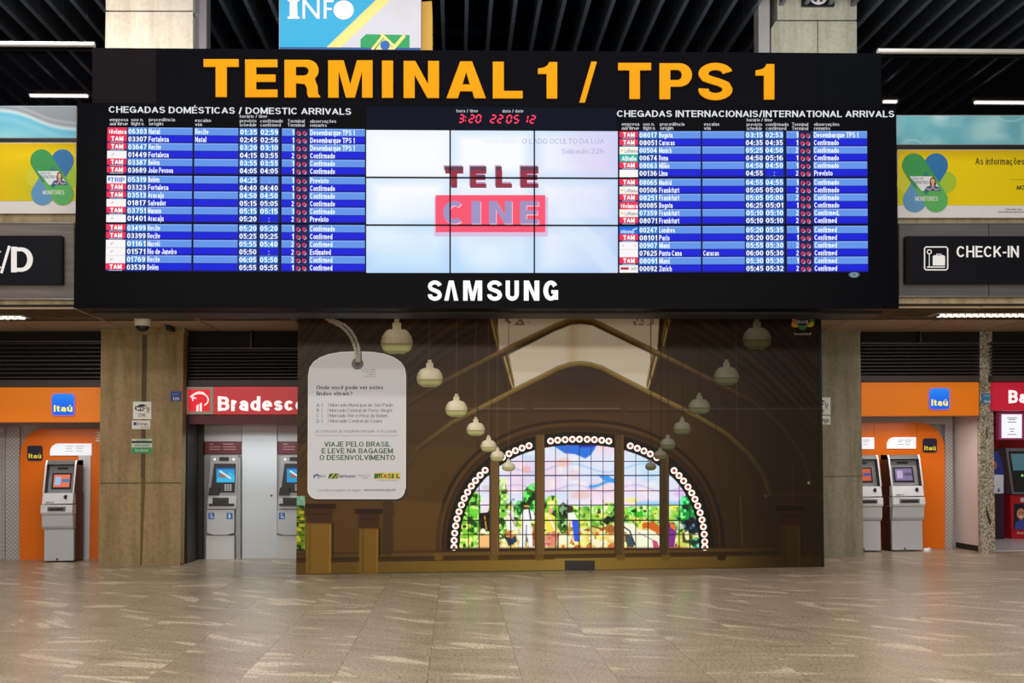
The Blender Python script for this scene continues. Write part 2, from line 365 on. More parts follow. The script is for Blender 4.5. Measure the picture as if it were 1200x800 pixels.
def font_mesh(body, bold):
    k = (body, bold)
    if k in _fc: return _fc[k]
    w = .105 + bold * 2.1; XH = .735
    vs, fs = [], []; x = 0.0; nstk = 0
    def put(pts, th=1.0):
        nonlocal nstk
        q = [tuple(p) for p in pts]
        closed = math.hypot(q[0][0] - q[-1][0], q[0][1] - q[-1][1]) < 1e-6
        if not closed:                     # square ends
            for a, b in ((0, 1), (-1, -2)):
                dx, dy = q[a][0] - q[b][0], q[a][1] - q[b][1]; l = math.hypot(dx, dy) or 1
                e = .5 * w * (1 if abs(dx) < 1e-3 or abs(dy) < 1e-3 else .35)
                q[a] = (q[a][0] + dx / l * e, q[a][1] + dy / l * e)
        n0 = len(vs)
        for i, (px_, py_) in enumerate(q):
            if closed: a, b = q[i - 1] if i > 0 else q[-2], q[i + 1] if i < len(q) - 1 else q[1]
            else: a, b = q[max(i - 1, 0)], q[min(i + 1, len(q) - 1)]
            dx, dy = b[0] - a[0], b[1] - a[1]; l = math.hypot(dx, dy) or 1
            ox, oy = dy / l * w * th / 2, dx / l * w * th * .38; vs.append((px_ - ox, py_ + oy, nstk % 5)); vs.append((px_ + ox, py_ - oy, nstk % 5))
        for i in range(len(q) - 1): fs.append([n0 + 2 * i, n0 + 2 * i + 1, n0 + 2 * i + 3, n0 + 2 * i + 2])
        nstk += 1
    for ch in body:
        if ch == ' ': x += .34; continue
        ac = None
        if ch in ACC: ch, ac = ACC[ch]
        W, st = STK.get(ch, (.5, []))
        low = ch.islower(); H = XH if low else 1.0
        Wd = max(W, w) + (w * .35 if W else 0)
        def my(v):
            if not low: return w / 2 + v * (1 - w)
            if v <= 0: return w / 2 + v * (.22 + w * .3)
            if v <= 1: return w / 2 + v * (XH - w)
            return (XH - w / 2) + (v - 1) * (1 - XH)
        mx = lambda u: x + w / 2 + u * (Wd - w)
        for p in st:
            if p == 'dot':
                if ac is None: put([(mx(1 if ch == 'j' else .5) , .93), (mx(1 if ch == 'j' else .5), .93 + .001)])
            elif p == 'c0': put([(mx(.5), w / 2 - .001), (mx(.5), w / 2)])
            elif p == 'c0m': put([(mx(.5), w / 2 - .001), (mx(.5), w / 2)])
            elif p == 'c1': put([(mx(.5), .62), (mx(.5), .621)])
            else: put([(mx(u), my(v)) for u, v in p])
        cx = x + Wd / 2
        if ac == 'ac': put([(cx - .03, H + .12), (cx + .08, H + .24)], .7)
        elif ac == 'ti': put([(cx - .16, H + .13), (cx - .06, H + .19), (cx + .06, H + .13), (cx + .16, H + .19)])
        elif ac == 'ci': put([(cx - .13, H + .1), (cx, H + .2)]); put([(cx, H + .2), (cx + .13, H + .1)])
        elif ac == 'ce': put([(cx, -.02), (cx + .02, -.16)])
        x += Wd + .115
    xs = [v[0] for v in vs]
    _fc[k] = (vs, fs, (min(xs), max(xs)), 1.0)
    return _fc[k]

# -------- bold capitals, unit box, as lists of loops
def arc(cx, cy, rx, ry, a0, a1, n=10):
    return [(cx + rx * math.cos(math.radians(a0 + (a1 - a0) * i / n)), cy + ry * math.sin(math.radians(a0 + (a1 - a0) * i / n))) for i in range(n + 1)]
def ribbon(pts, tx, ty):
    L, Q = [], []
    for i, (x, y) in enumerate(pts):
        a = pts[max(i - 1, 0)]; b = pts[min(i + 1, len(pts) - 1)]
        dx, dy = b[0] - a[0], b[1] - a[1]; l = math.hypot(dx, dy) or 1
        nx, ny = -dy / l, dx / l
        L.append((x + nx * tx, y + ny * ty)); Q.append((x - nx * tx, y - ny * ty))
    return L + Q[::-1]
GLYPH = {
 'T': [[[(0, 1), (0, .8), (.345, .8), (.345, 0), (.66, 0), (.66, .8), (1, .8), (1, 1)]]],
 'E': [[[(0, 0), (0, 1), (1, 1), (1, .8), (.34, .8), (.34, .6), (.94, .6), (.94, .41), (.34, .41), (.34, .2), (1, .2), (1, 0)]]],
 'F': [[[(0, 0), (0, 1), (1, 1), (1, .8), (.34, .8), (.34, .58), (.94, .58), (.94, .39), (.34, .39), (.34, 0)]]],
 'L': [[[(0, 0), (0, 1), (.37, 1), (.37, .2), (1, .2), (1, 0)]]],
 'I': [[[(0, 0), (0, 1), (1, 1), (1, 0)]]],
 'M': [[[(0, 0), (0, 1), (.35, 1), (.5, .36), (.65, 1), (1, 1), (1, 0), (.765, 0), (.765, .72), (.6, 0), (.4, 0), (.235, .72), (.235, 0)]]],
 'N': [[[(0, 0), (0, 1), (.33, 1), (.69, .37), (.69, 1), (1, 1), (1, 0), (.67, 0), (.31, .63), (.31, 0)]]],
 'A': [[[(0, 0), (.35, 1), (.65, 1), (1, 0), (.71, 0), (.655, .19), (.345, .19), (.29, 0)], [(.405, .37), (.5, .71), (.595, .37)]]],
 'V': [[[(0, 0), (.33, 1), (.67, 1), (1, 0), (.7, 0), (.5, .76), (.3, 0)]]],
 '1': [[[(.45, 0), (.45, .68), (0, .68), (0, .82), (.3, .85), (.5, .91), (.58, 1), (1, 1), (1, 0)]]],
 '/': [[[(0, 0), (.68, 1), (1, 1), (.32, 0)]]],
 'P': [[[(0, 0), (0, 1)] + arc(.62, .675, .38, .325, 90, -90, 12) + [(.33, .35), (.33, 0)], [(.33, .53), (.33, .82)] + arc(.55, .675, .14, .145, 90, -90, 8)]],
 'R': [[[(0, 0), (0, 1)] + arc(.66, .725, .3, .275, 90, -50, 12) + [(.88, .42), (.93, .3), (.94, .1), (1, .03), (1, 0), (.68, 0), (.64, .08), (.63, .26), (.56, .36), (.32, .38), (.32, 0)],
        [(.32, .58), (.32, .82)] + arc(.55, .7, .13, .12, 90, -90, 8)]],
 'S': [[ribbon(arc(.5, .72, .355, .19, 8, 190, 16) + [(.2, .6), (.36, .545), (.62, .475), (.8, .4)] + arc(.5, .28, .355, .19, 0, -188, 16), .155, .095)]],
 'U': [[ribbon([(.16, 1), (.16, .6)] + arc(.5, .33, .34, .235, 180, 360, 14) + [(.84, .6), (.84, 1)], .16, .1)]],
 'G': [[ribbon(arc(.52, .5, .35, .4, 35, 330, 20), .16, .1)], [[(.55, .52), (.55, .36), (.72, .36), (.72, .05), (1, .05), (1, .52)]]],
 'C': [[ribbon(arc(.56, .5, .4, .4, 50, 310, 20), .16, .1)]],
}

def lerp(a, b, t): return a + (b - a) * t

# ---------------------------------------------------------------- painting (flat prints as vertex colours)
def noise2(X, Y, s, seed=0):
    r = np.random.RandomState(seed); g = r.rand(64, 64)
    x = X / s; y = Y / s
    xi = np.floor(x).astype(int); yi = np.floor(y).astype(int); fx = x - xi; fy = y - yi
    fx = fx * fx * (3 - 2 * fx); fy = fy * fy * (3 - 2 * fy)
    a = g[yi % 64, xi % 64]; b = g[yi % 64, (xi + 1) % 64]; c = g[(yi + 1) % 64, xi % 64]; d = g[(yi + 1) % 64, (xi + 1) % 64]
    return (a * (1 - fx) + b * fx) * (1 - fy) + (c * (1 - fx) + d * fx) * fy
class Paint:
    def __init__(s, x0, x1, y0, y1, step):
        nx = max(2, int(round((x1 - x0) / step)) + 1); ny = max(2, int(round((y1 - y0) / step)) + 1)
        s.X, s.Y = np.meshgrid(np.linspace(x0, x1, nx), np.linspace(y0, y1, ny)); s.nx, s.ny = nx, ny
        s.c = np.zeros((ny, nx, 3))
    def fill(s, c): s.c[:] = c
    def mix(s, a, c):
        a = np.clip(a, 0, 1)[..., None]; c = np.array(c, float)
        if c.ndim == 1: c = c[None, None]
        s.c = s.c * (1 - a) + c * a
    def dist(s, pts):
        d = np.full(s.X.shape, 1e9)
        for (ax, ay), (bx, by) in zip(pts[:-1], pts[1:]):
            vx, vy = bx - ax, by - ay; L2 = vx * vx + vy * vy + 1e-9
            t = np.clip(((s.X - ax) * vx + (s.Y - ay) * vy) / L2, 0, 1)
            d = np.minimum(d, np.hypot(s.X - ax - t * vx, s.Y - ay - t * vy))
        return d
    def line(s, pts, wd, c, a=1.0, soft=1.0): s.mix(a * np.clip((wd / 2 - s.dist(pts)) / soft + .5, 0, 1), c)
    def inside(s, pts):
        r = np.zeros(s.X.shape, bool); n = len(pts)
        for i in range(n):
            (ax, ay), (bx, by) = pts[i], pts[(i + 1) % n]
            if ay == by: continue
            k = ((ay > s.Y) != (by > s.Y)) & (s.X < (bx - ax) * (s.Y - ay) / (by - ay) + ax)
            r ^= k
        return r
    def poly(s, pts, c, a=1.0, soft=1.0):
        ins = s.inside(pts); d = s.dist(list(pts) + [pts[0]])
        s.mix(a * np.clip(np.where(ins, d, -d) / soft + .5, 0, 1), c)
    def ell(s, cx, cy, rx, ry, c, a=1.0, soft=1.0):
        r = np.hypot((s.X - cx) / rx, (s.Y - cy) / ry)
        s.mix(a * np.clip((1 - r) * min(rx, ry) / soft + .5, 0, 1), c)
    def build(s, name, pl, material, parent, off=0.0, mask=None, **t):
        d = np.stack([(s.X - 600 - SX) / F, np.ones_like(s.X), -(s.Y - 400 - SY) / F], -1) @ R.T
        a, b = pl if isinstance(pl, tuple) else (pl, 0.0)
        tt = (a - off) / (d[..., 1] - b * d[..., 0])
        r = rootloc(parent) if parent is not None else Vector((0, 0, 0))
        V = d * tt[..., None]; V[..., 2] += EYE; V = (V - np.array(r)).reshape(-1, 3)
        i = np.arange(s.nx * s.ny).reshape(s.ny, s.nx)
        q = np.stack([i[:-1, :-1], i[1:, :-1], i[1:, 1:], i[:-1, 1:]], -1).reshape(-1, 4)
        if mask is not None:
            q = q[mask.reshape(-1)[q].all(1)]
        me = bpy.data.meshes.new(name)
        me.vertices.add(len(V)); me.vertices.foreach_set('co', V.ravel())
        me.loops.add(q.size); me.loops.foreach_set('vertex_index', q.ravel().astype(np.int32))
        me.polygons.add(len(q)); me.polygons.foreach_set('loop_start', np.arange(0, q.size, 4, dtype=np.int32))
        me.update(calc_edges=True)
        ca = me.color_attributes.new('Col', 'FLOAT_COLOR', 'POINT')
        c = np.clip(s.c / 255.0, 0, 1); c = np.where(c <= .04045, c / 12.92, ((c + .055) / 1.055) ** 2.4)
        ca.data.foreach_set('color', np.concatenate([c, np.ones(c.shape[:2] + (1,))], -1).ravel().astype(np.float32))
        me.materials.append(material)
        o = bpy.data.objects.new(name, me); COL.objects.link(o)
        if parent is not None: o.parent = parent
        return tag(o, **t)

# planes (distance of each upright surface from the camera)
YB, YH, YF = 12.2, 12.26, 13.1
MU = (13.73, .037)
YCL, YCR = 14.98, 15.42
YSL, YSR = 15.95, 16.25
SOFZ = 3.44

#==============================================================================================
# THE SETTING
#==============================================================================================
# ---- floor with granite slabs
fl = Acc().box(-16, 16, -9, 27, -.3, -.012, mat('floor_screed', (124, 112, 98), .5)).build('floor', kind='structure')
gA = G(517, 672); gC = G(632, 671.3)
TW = (gC.x - gA.x) / 2
TD = TW * 2
tile_me = None
xs0 = gA.x - TW * math.floor((gA.x + 9.2) / TW)
def tile_mesh(wd, dp):
    a = Acc(); g = .0012; b = .0015
    a.box(g, wd - g, g, dp - g, -.03, 0, GRANITE)
    me = bpy.data.meshes.new('tile'); me.from_pydata(a.v, [], a.f); me.materials.append(GRANITE)
    return me
tme = tile_mesh(TW, TD)
Y0 = 5.6
rows = int(math.ceil((17.0 - Y0) / TD)); cnt = 0
rest = Acc()
cells = []
for j in range(-12, 18):
    for i in range(-24, 26):
        cells.append((xs0 + (i + 8) * TW, Y0 + j * TD))
vis = []
for x, y in cells:
    if x < -15.5 or x > 15.5 or y > 25 or y < -8.5: continue
    cx, cy = x + TW / 2, y + TD / 2
    seen = y + TD > 6.4 and y < 17.2 and abs(cx - .045 * cy) < .5 * cy + .75
    if seen: vis.append((cx * cx + cy * cy, x, y))
    else: rest.box(x + .002, x + TW - .002, y + .002, y + TD - .002, -.03, 0, GRANITE)
vis.sort()
for k, (_, x, y) in enumerate(vis):
    if k >= 300:
        rest.box(x + .002, x + TW - .002, y + .002, y + TD - .002, -.03, 0, GRANITE); continue
    o = bpy.data.objects.new('tile', tme); COL.objects.link(o); o.parent = fl; o.location = (x, y, 0)
rest.build('tiles_beyond', fl, kind='stuff')

# ---- ceiling: fins running away from the camera
FZ = 8.5
cl = Acc().box(-16, 16, -9, 27, FZ + 1.1, FZ + 1.3, mat('ceiling_void', (10, 10, 12), .9)).build('ceiling', kind='structure')
f0 = G(520, 58, FZ); fs = (G(1052, 60, FZ).x - f0.x) / 21.0
FIN = mat('fin_metal', (70, 72, 78), .45, .3); FINE = mat('fin_edge', (120, 126, 134), .35, .5)
fa = Acc()
yy = -6.0
yj = [-6, -3, 0, 3, 6, 9, 11.5, 13.0, 14.55, 16.05, 17.55, 19.05, 20.55, 25]
for a, b in zip(yj[:-1], yj[1:]):
    fa.box(-.02, .02, a + .012, b - .012, 0, .98, FIN)
    fa.box(-.03, .03, a + .012, b - .012, -.03, 0, FINE)
fin0 = fa.build('fin', cl)
nf = 0
for i in range(-28, 28):
    x = f0.x + i * fs
    if not -11 < x < 11.5: continue
    o = fin0 if nf == 0 else fin0.copy()
    if nf: COL.objects.link(o); o.parent = cl
    o.location = (x, 0, FZ); nf += 1
xa = Acc()
for y in (9, 14.55, 19.05): xa.box(-14, 14, y - .05, y + .05, FZ + .98, FZ + 1.08, DARK)
xa.build('fin_carrier', cl)
# ---- outer walls
Acc().box(-16.2, -16, -9, 27, 0, FZ + 1.2, mat('hall_wall', (120, 112, 100), .8)).build('wall_left', kind='structure')
Acc().box(16, 16.2, -9, 27, 0, FZ + 1.2, MATS['hall_wall']).build('wall_right', kind='structure')
Acc().box(-16, 16, 26.8, 27, 0, FZ + 1.2, mat('far_wall', (22, 22, 26), .8)).build('wall_far', kind='structure')

# ---- mezzanine beam carrying the signs, and its soffit
bm_ = Acc().box(-14, 14, YF + .03, 14.25, SOFZ, 6.62, CONC_B)
bm_.build('wall_mezzanine', kind='structure')
Acc().box(-14, 14, 14.25, 24, 6.3, 6.6, DARK).build('trim_1', kind='structure')
sf = Acc().box(-14, 14, YF + .02, 18.6, SOFZ + .02, SOFZ + .06, mat('soffit_gap', (40, 32, 26), .8)).build('ceiling_soffit', kind='structure')
sp = Acc().box(.014, 1.286, .01, .86, 0, .022, SOFFIT).build('soffit_panel', sf)
k = 0
for j, y in enumerate((YF, YF + .88, YF + 1.76, YF + 2.64, YF + 3.52)):
    for i in range(-11, 11):
        o = sp if k == 0 else sp.copy()
        if k: COL.objects.link(o); o.parent = sf
        o.location = (i * 1.3 + .38, y, SOFZ); k += 1

#==============================================================================================
# COLUMNS
#==============================================================================================
def bevel(o, wd, seg=2):
    b = o.modifiers.new('bevel', 'BEVEL'); b.width = wd; b.segments = seg; b.limit_method = 'ANGLE'
t = thing('concrete_column', P(163, 663, YCL) * 1, 'tan concrete column with wireless sign and rust streak, left of the red bank sign', 'column')
t.location.z = 0
bevel(Acc().prism([(118.5, 391), (115, 663), (211, 663), (215, 391)], YCL, .22, CONC_L, floor=True).build('shaft', t), .025)
bevel(Acc().prism([(119, 366), (118.3, 391), (216, 391), (216, 366)], YCL, .25, CONC_L, off=.03).build('head', t), .01)
a = Acc(); a.quad([(166.5, 392), (165, 560), (170, 560), (172.5, 392)], YCL, STAIN2, .003)
a.quad([(165.5, 560), (164, 662), (166.3, 662), (170.5, 560)], YCL, STAIN, .003)
a.quad([(117, 565.4), (117, 566.6), (212, 566.2), (212, 565)], YCL, STAIN2, .003)
a.build('formwork_joint', t)
bevel(Acc().prism([(124, 14), (123.2, 58), (226, 58), (226, 14)], YCL, .85, CONC_UP).build('upper_shaft', t, label='pale upper shaft above the display'), .05)
bevel(Acc().prism([(124.4, -60), (124, 12), (226, 12), (226.3, -60)], YCL, .85, CONC_UP, off=.01).build('upper_shaft', t, label='pale top block of the column'), .05)
Acc().prism([(228, -60), (228, 58), (242, 58), (242, -60)], YCL, .25, mat('pipe_grey', (128, 128, 130), .5), off=-.12).build('drain_cover', t)
Acc().prism([(120, 58), (119.5, 366), (220, 366), (222, 58)], YCL, .85, CONC_UP).build('hidden_shaft', t)

t = thing('concrete_column', (P(963, 651, YCR).x, YCR, 0), 'greyish concrete column partly hidden behind the right edge of the mural', 'column')
bevel(Acc().prism([(914, 391), (915, 655), (1012, 652), (1008, 391)], YCR, .85, CONC_R, floor=True).build('shaft', t), .025)
bevel(Acc().prism([(914, 366), (914, 391), (1008.6, 391), (1008.6, 366)], YCR, .9, CONC_R, off=.03).build('head', t), .01)
Acc().quad([(966, 558), (966, 559), (1011, 558), (1011, 557)], YCR, STAIN2, .003).build('formwork_joint', t)
bevel(Acc().prism([(909, 25), (904, 33), (904, 66), (1004, 66), (1004, 25)], YCR, .85, CONC_UPR).build('upper_shaft', t, label='grey upper shaft above the display'), .02)
bevel(Acc().prism([(911, -60), (911, 23), (1004, 23), (1004, -60)], YCR, .85, CONC_UPR, off=.01).build('upper_shaft', t, label='grey top block of the column'), .02)
Acc().quad([(957.8, 23), (957.8, 62), (958.8, 62), (958.8, 23)], YCR, STAIN2, .003).build('formwork_joint', t)
Acc().prism([(889, -60), (889, 66), (902, 66), (902, -60)], YCR, .25, mat('pipe_pale', (160, 160, 160), .5), off=-.02).build('drain_cover', t)
Acc().prism([(909, 66), (911, 366), (1006, 366), (1004, 66)], YCR, .85, CONC_UPR).build('hidden_shaft', t)

t = thing('granite_pillar', (P(1158, 648, 15.63).x, 15.63, 0), 'slim speckled granite pillar between the orange bank booth and the red bank', 'pillar')
bevel(Acc().prism([(1147, 386), (1150, 648), (1166.5, 648), (1162.5, 386)], 15.63, .09, SPECK, floor=True).build('pillar_shaft', t), .01)
a = Acc(); a.poly([(1156, 590), (1158, 600), (1162, 612), (1160, 615), (1156, 604)], 15.63, ink(40, 34, 28), .004)
a.poly([(1155, 504), (1157, 500), (1158, 512), (1156, 515)], 15.63, ink(70, 74, 78), .004)
a.build('chip', t)

#==============================================================================================
# THE DISPLAY BOARD
#==============================================================================================
board = thing('flight_information_board', (P(570, 362, YB).x, YB, P(570, 362, YB).z), 'huge black arrivals board with blue flight tables and a bright video wall', 'display board')
HOUS = mat('board_housing', (2, 3, 9), .4, spec=.05)
bevel(Acc().prism([(91, 120.5), (86.3, 361), (1053.5, 361.5), (1050, 125.5)], YB, .5, HOUS).build('housing', board), .012)
Acc().prism([(106, 364), (106, 367), (1034, 368), (1034, 364)], YB + .3, .45, mat('board_under', (28, 28, 36), .5)).build('underside_tray', board)
a = Acc()
for x in (200, 420, 760, 960): a.slab(x, 180, x + 14, 320, YB + .5, .4, DARK)
a.build('wall_bracket', board)
for i, (x0, x1, c) in enumerate(((108, 183, (25, 22, 26)), (183, 960, (5, 5, 13)), (960, 1033, (4, 7, 15)))):
    ya, yb = lerp(56, 62.5, (x0 - 108) / 925), lerp(56, 62.5, (x1 - 108) / 925)
    yc, yd = lerp(121.5, 126, (x0 - 108) / 925), lerp(121.5, 126, (x1 - 108) / 925)
    o = Acc().prism([(x0 + .15, ya), (x0 + .15, yc), (x1 - .15, yd), (x1 - .15, yb)], YH, .5, mat('header_%d' % i, c, .4, spec=.05)).build('header_panel', board)
LETTER_O = mat('sign_orange', (206, 138, 6), .5, emit=(225, 150, 6), es=.4, spec=.1)  # some glow put into the orange so the letters need less light
TY = lambda x: (69 + (x - 240) * .0091, 113.3 + (x - 240) * .0046)
for ch, x0, x1 in (('T', 238.5, 279.5), ('E', 287.2, 325), ('R', 333.3, 375), ('M', 384.5, 436.5), ('I', 447.6, 460.6), ('N', 473, 514.5),
                   ('A', 523.3, 569.3), ('L', 577.5, 612.5), ('1', 630.5, 653), ('/', 679, 699.5), ('T', 724.5, 763), ('P', 773, 811), ('S', 819, 858.3), ('1', 885.7, 907.5)):
    yt, yb = TY((x0 + x1) / 2)
    if ch == '/': yb += 4.5; yt -= 1
    if ch == 'S': yt -= .7; yb += .8
    Acc().glyph(ch, x0, x1, yt, yb, YH, LETTER_O, .022, .02).build('letter', board)
WHT = glow(225, 228, 235); WHTB = glow(252, 252, 255, 1.15)
a = Acc()
for ch, x0, x1 in (('S', 501.6, 517.6), ('V', 520.6, 537), ('M', 542.8, 565), ('S', 571.3, 588.3), ('U', 592.6, 608), ('N', 614, 632), ('G', 636.6, 654)):
    b = Acc().glyph(ch, x0, x1, 328.6, 352, YB, WHTB, .012, .01).build('letter', board)
# headings
a = Acc(); a.text('CHEGADAS DOMÉSTICAS / DOMESTIC ARRIVALS', 127.5, 411.5, 124.3, 132, YB, WHT, .004, .035, 126.8, 134.6); a.build('table_title', board); a = Acc()
a.text('CHEGADAS INTERNACIONAIS/INTERNATIONAL ARRIVALS', 723, 1048, 129.2, 137, YB, WHT, .004, .035, 129.6, 137.4); a.build('table_title', board)
SM = glow(215, 216, 222)
def heads(xs, y, dy):
    for (x0, x1, l1, l2, yo) in xs:
        a = Acc(); a.text(l1, x0, x1, y + yo + .4, y + yo + 4.3, YB, SM, .004, .016)
        x2 = x0 + (x1 - x0) * min(1.08, len(l2) / max(len(l1), 1) * 1.0)
        a.text(l2, x0, x2, y + yo + dy + .2, y + yo + dy + 4.1, YB, SM, .004, .016); a.build('column_heading', board)
heads([(128.5, 150, 'empresa', 'airline', 0), (153.5, 168, 'voo n.', 'flight n.', 0), (174.5, 205, 'procedência', 'origin', 0), (228.5, 247.5, 'escalas', 'via', .8),
       (281, 300.5, 'previsto', 'schedule', 1.3), (305, 331.5, 'confirmado', 'confirmed', 1.5), (337, 357, 'Terminal', 'Terminal', 1.6), (363.5, 394, 'observações', 'remarks', 1.8)], 137.8, 4.9)
a = Acc(); a.text('horário / time', 281, 313, 134.4, 138, YB, SM, .004, .016)
heads([(728.5, 749, 'empresa', 'airline', 0), (753.5, 767, 'voo n.', 'flight n.', 0), (773.5, 802, 'procedência', 'origin', 0), (825, 843, 'escalas', 'via', 0),
       (875, 893, 'previsto', 'schedule', .3), (897.5, 924, 'confirmado', 'confirmed', .3), (928, 947, 'Terminal', 'Terminal', .3), (954, 983.5, 'observações', 'remarks', .2)], 143, 4.9)
a.text('horário / time', 875, 905, 138.6, 142.2, YB, SM, .004, .016); a.build('time_heading', board)

# clock strip with seven-segment digits
ck = Acc().prism([(429.5, 124.2), (429.5, 151), (722.5, 153), (722.5, 126.4)], YB, .02, mat('clock_strip', (8, 16, 34), .4, spec=.05), .003).build('clock_strip', board)
RED = glow(255, 60, 96, 1.2)
SEG = {'0': 'abcdef', '1': 'bc', '2': 'abged', '3': 'abgcd', '5': 'afgcd'}
def seven(acc, ch, x, y, wd, h):
    t = 1.7; sl = 1.4
    def q(ax, ay, bx, by, hor):
        f = lambda u, v: (x + u * wd + (1 - v) * sl, y + v * h)
        A, B = f(ax, ay), f(bx, by)
        if hor: pts = [(A[0] + .8, A[1] - t / 2), (A[0] + .8, A[1] + t / 2), (B[0] - .8, B[1] + t / 2), (B[0] - .8, B[1] - t / 2)]
        else: pts = [(A[0] - t / 2, A[1] + .6), (B[0] - t / 2, B[1] - .6), (B[0] + t / 2, B[1] - .6), (A[0] + t / 2, A[1] + .6)]
        acc.quad(pts, YB, RED, .007)
    D = dict(a=(0, 0, 1, 0, 1), b=(1, 0, 1, .5, 0), c=(1, .5, 1, 1, 0), d=(0, 1, 1, 1, 1), e=(0, .5, 0, 1, 0), f=(0, 0, 0, .5, 0), g=(0, .5, 1, .5, 1))
    for s_ in SEG[ch]: q(*D[s_])
a = Acc()
for ch, x in (('3', 537.5), ('2', 549.5), ('0', 557.5), ('2', 574.7), ('2', 583), ('0', 593.5), ('5', 602), ('1', 612.5), ('2', 621)):
    seven(a, ch, x, 134.6 + (x - 537) * .01, 5.0, 8.6)
a.rect(545.3, 136.6, 546.7, 138, YB, RED, .007); a.rect(544.8, 140.6, 546.2, 142, YB, RED, .007)
a.build('clock_digits', ck)
a = Acc()
a.text('hora / time', 535, 560, 128, 131.6, YB, SM, .007, .01); a.text('data / date', 588.5, 613.5, 128.2, 131.8, YB, SM, .007, .01)
a.build('clock_lettering', ck)

# ---- monitors of the two tables
LB = glow(98, 148, 232, 1.0); LB2 = glow(128, 172, 245, 1.0); DB = glow(2, 22, 214, 1.0); DB2 = glow(0, 8, 150, 1.0)
NL = glow(52, 140, 220); ND = glow(8, 44, 150); NAVY = glow(8, 24, 84); DOTR = glow(206, 48, 84); PALE = glow(170, 190, 225)
TXT = glow(240, 250, 250, 1.05); TRED = glow(238, 48, 84); TBLU = glow(30, 20, 90); LW = glow(243, 240, 242, 1.05)
DOM = [('av', '06303', 'Natal', 'Recife', '01:35', '02:59', '1', 'Desembarque TPS 1'), ('ta', '03307', 'Fortaleza', 'Natal', '02:45', '02:56', '1', 'Desembarque TPS 1'),
 ('ta', '03647', 'Recife', '', '03:20', '03:10', '1', 'Desembarque TPS 1'), ('go', '01449', 'Fortaleza', '', '04:15', '03:55', '2', 'Confirmado'),
 ('ta', '03387', 'Belém', '', '03:55', '03:55', '1', 'Confirmado'), ('ta', '03689', 'João Pessoa', '', '04:05', '04:05', '1', 'Confirmado'),
 ('tr', '05319', 'Belém', '', '04:25', '', '1', 'Previsto'), ('ta', '03323', 'Fortaleza', '', '04:40', '04:40', '1', 'Confirmado'),
 ('ta', '03513', 'Aracaju', '', '04:50', '04:50', '1', 'Confirmado'), ('go', '01817', 'Salvador', '', '05:15', '05:05', '2', 'Confirmado'),
 ('ta', '03751', 'Manaus', '', '05:15', '05:15', '1', 'Confirmado'), ('go', '01401', 'Aracaju', '', '05:20', '', '2', 'Previsto'),
 ('ta', '03499', 'Recife', '', '05:20', '05:20', '1', 'Confirmado'), ('ta', '03399', 'Recife', '', '05:25', '05:25', '1', 'Confirmed'),
 ('go', '01161', 'Maceió', '', '05:55', '05:40', '2', 'Confirmed'), ('go', '01571', 'Rio de Janeiro', '', '05:50', '', '2', 'Estimated'),
 ('go', '01769', 'Recife', '', '06:05', '05:50', '2', 'Confirmed'), ('ta', '03539', 'Belém', '', '05:55', '05:55', '1', 'Confirmed')]
INT = [('ta', '08017', 'Bogota', '', '03:15', '02:53', '1', 'Desembarque TPS 1'), ('ta', '08051', 'Caracas', '', '04:35', '04:35', '1', 'Confirmado'),
 ('lu', '00504', 'Munich', '', '05:25', '04:50', '2', 'Confirmado'), ('al', '00674', 'Roma', '', '04:50', '05:16', '1', 'Confirmado'),
 ('ta', '08063', 'Milão', '', '04:50', '04:50', '1', 'Confirmado'), ('wh', '00136', 'Lima', '', '04:55', '', '2', 'Previsto'),
 ('ta', '08065', 'Madrid', '', '04:55', '04:55', '1', 'Confirmado'), ('lu', '00506', 'Frankfurt', '', '05:05', '05:00', '2', 'Confirmado'),
 ('ta', '08251', 'Frankfurt', '', '05:05', '05:00', '2', 'Confirmado'), ('av', '00085', 'Bogota', '', '06:25', '05:01', '1', 'Confirmado'),
 ('lu', '07359', 'Frankfurt', '', '05:10', '05:10', '2', 'Confirmed.'), ('ta', '08071', 'Frankfurt', '', '05:10', '05:10', '2', 'Confirmed'),
 ('ba', '00247', 'Londres', '', '05:20', '05:35', '1', 'Confirmed'), ('ta', '08101', 'Paris', '', '05:20', '05:20', '1', 'Confirmed'),
 ('aa', '00907', 'Miami', '', '05:55', '05:30', '2', 'Confirmed'), ('wh', '07625', 'Punta Cana', 'Caracas', '06:00', '05:30', '2', 'Confirmed'),
 ('ta', '08091', 'Miami', '', '05:30', '05:30', '1', 'Confirmed'), ('sw', '00092', 'Zurich', '', '05:45', '05:32', '2', 'Confirmed')]
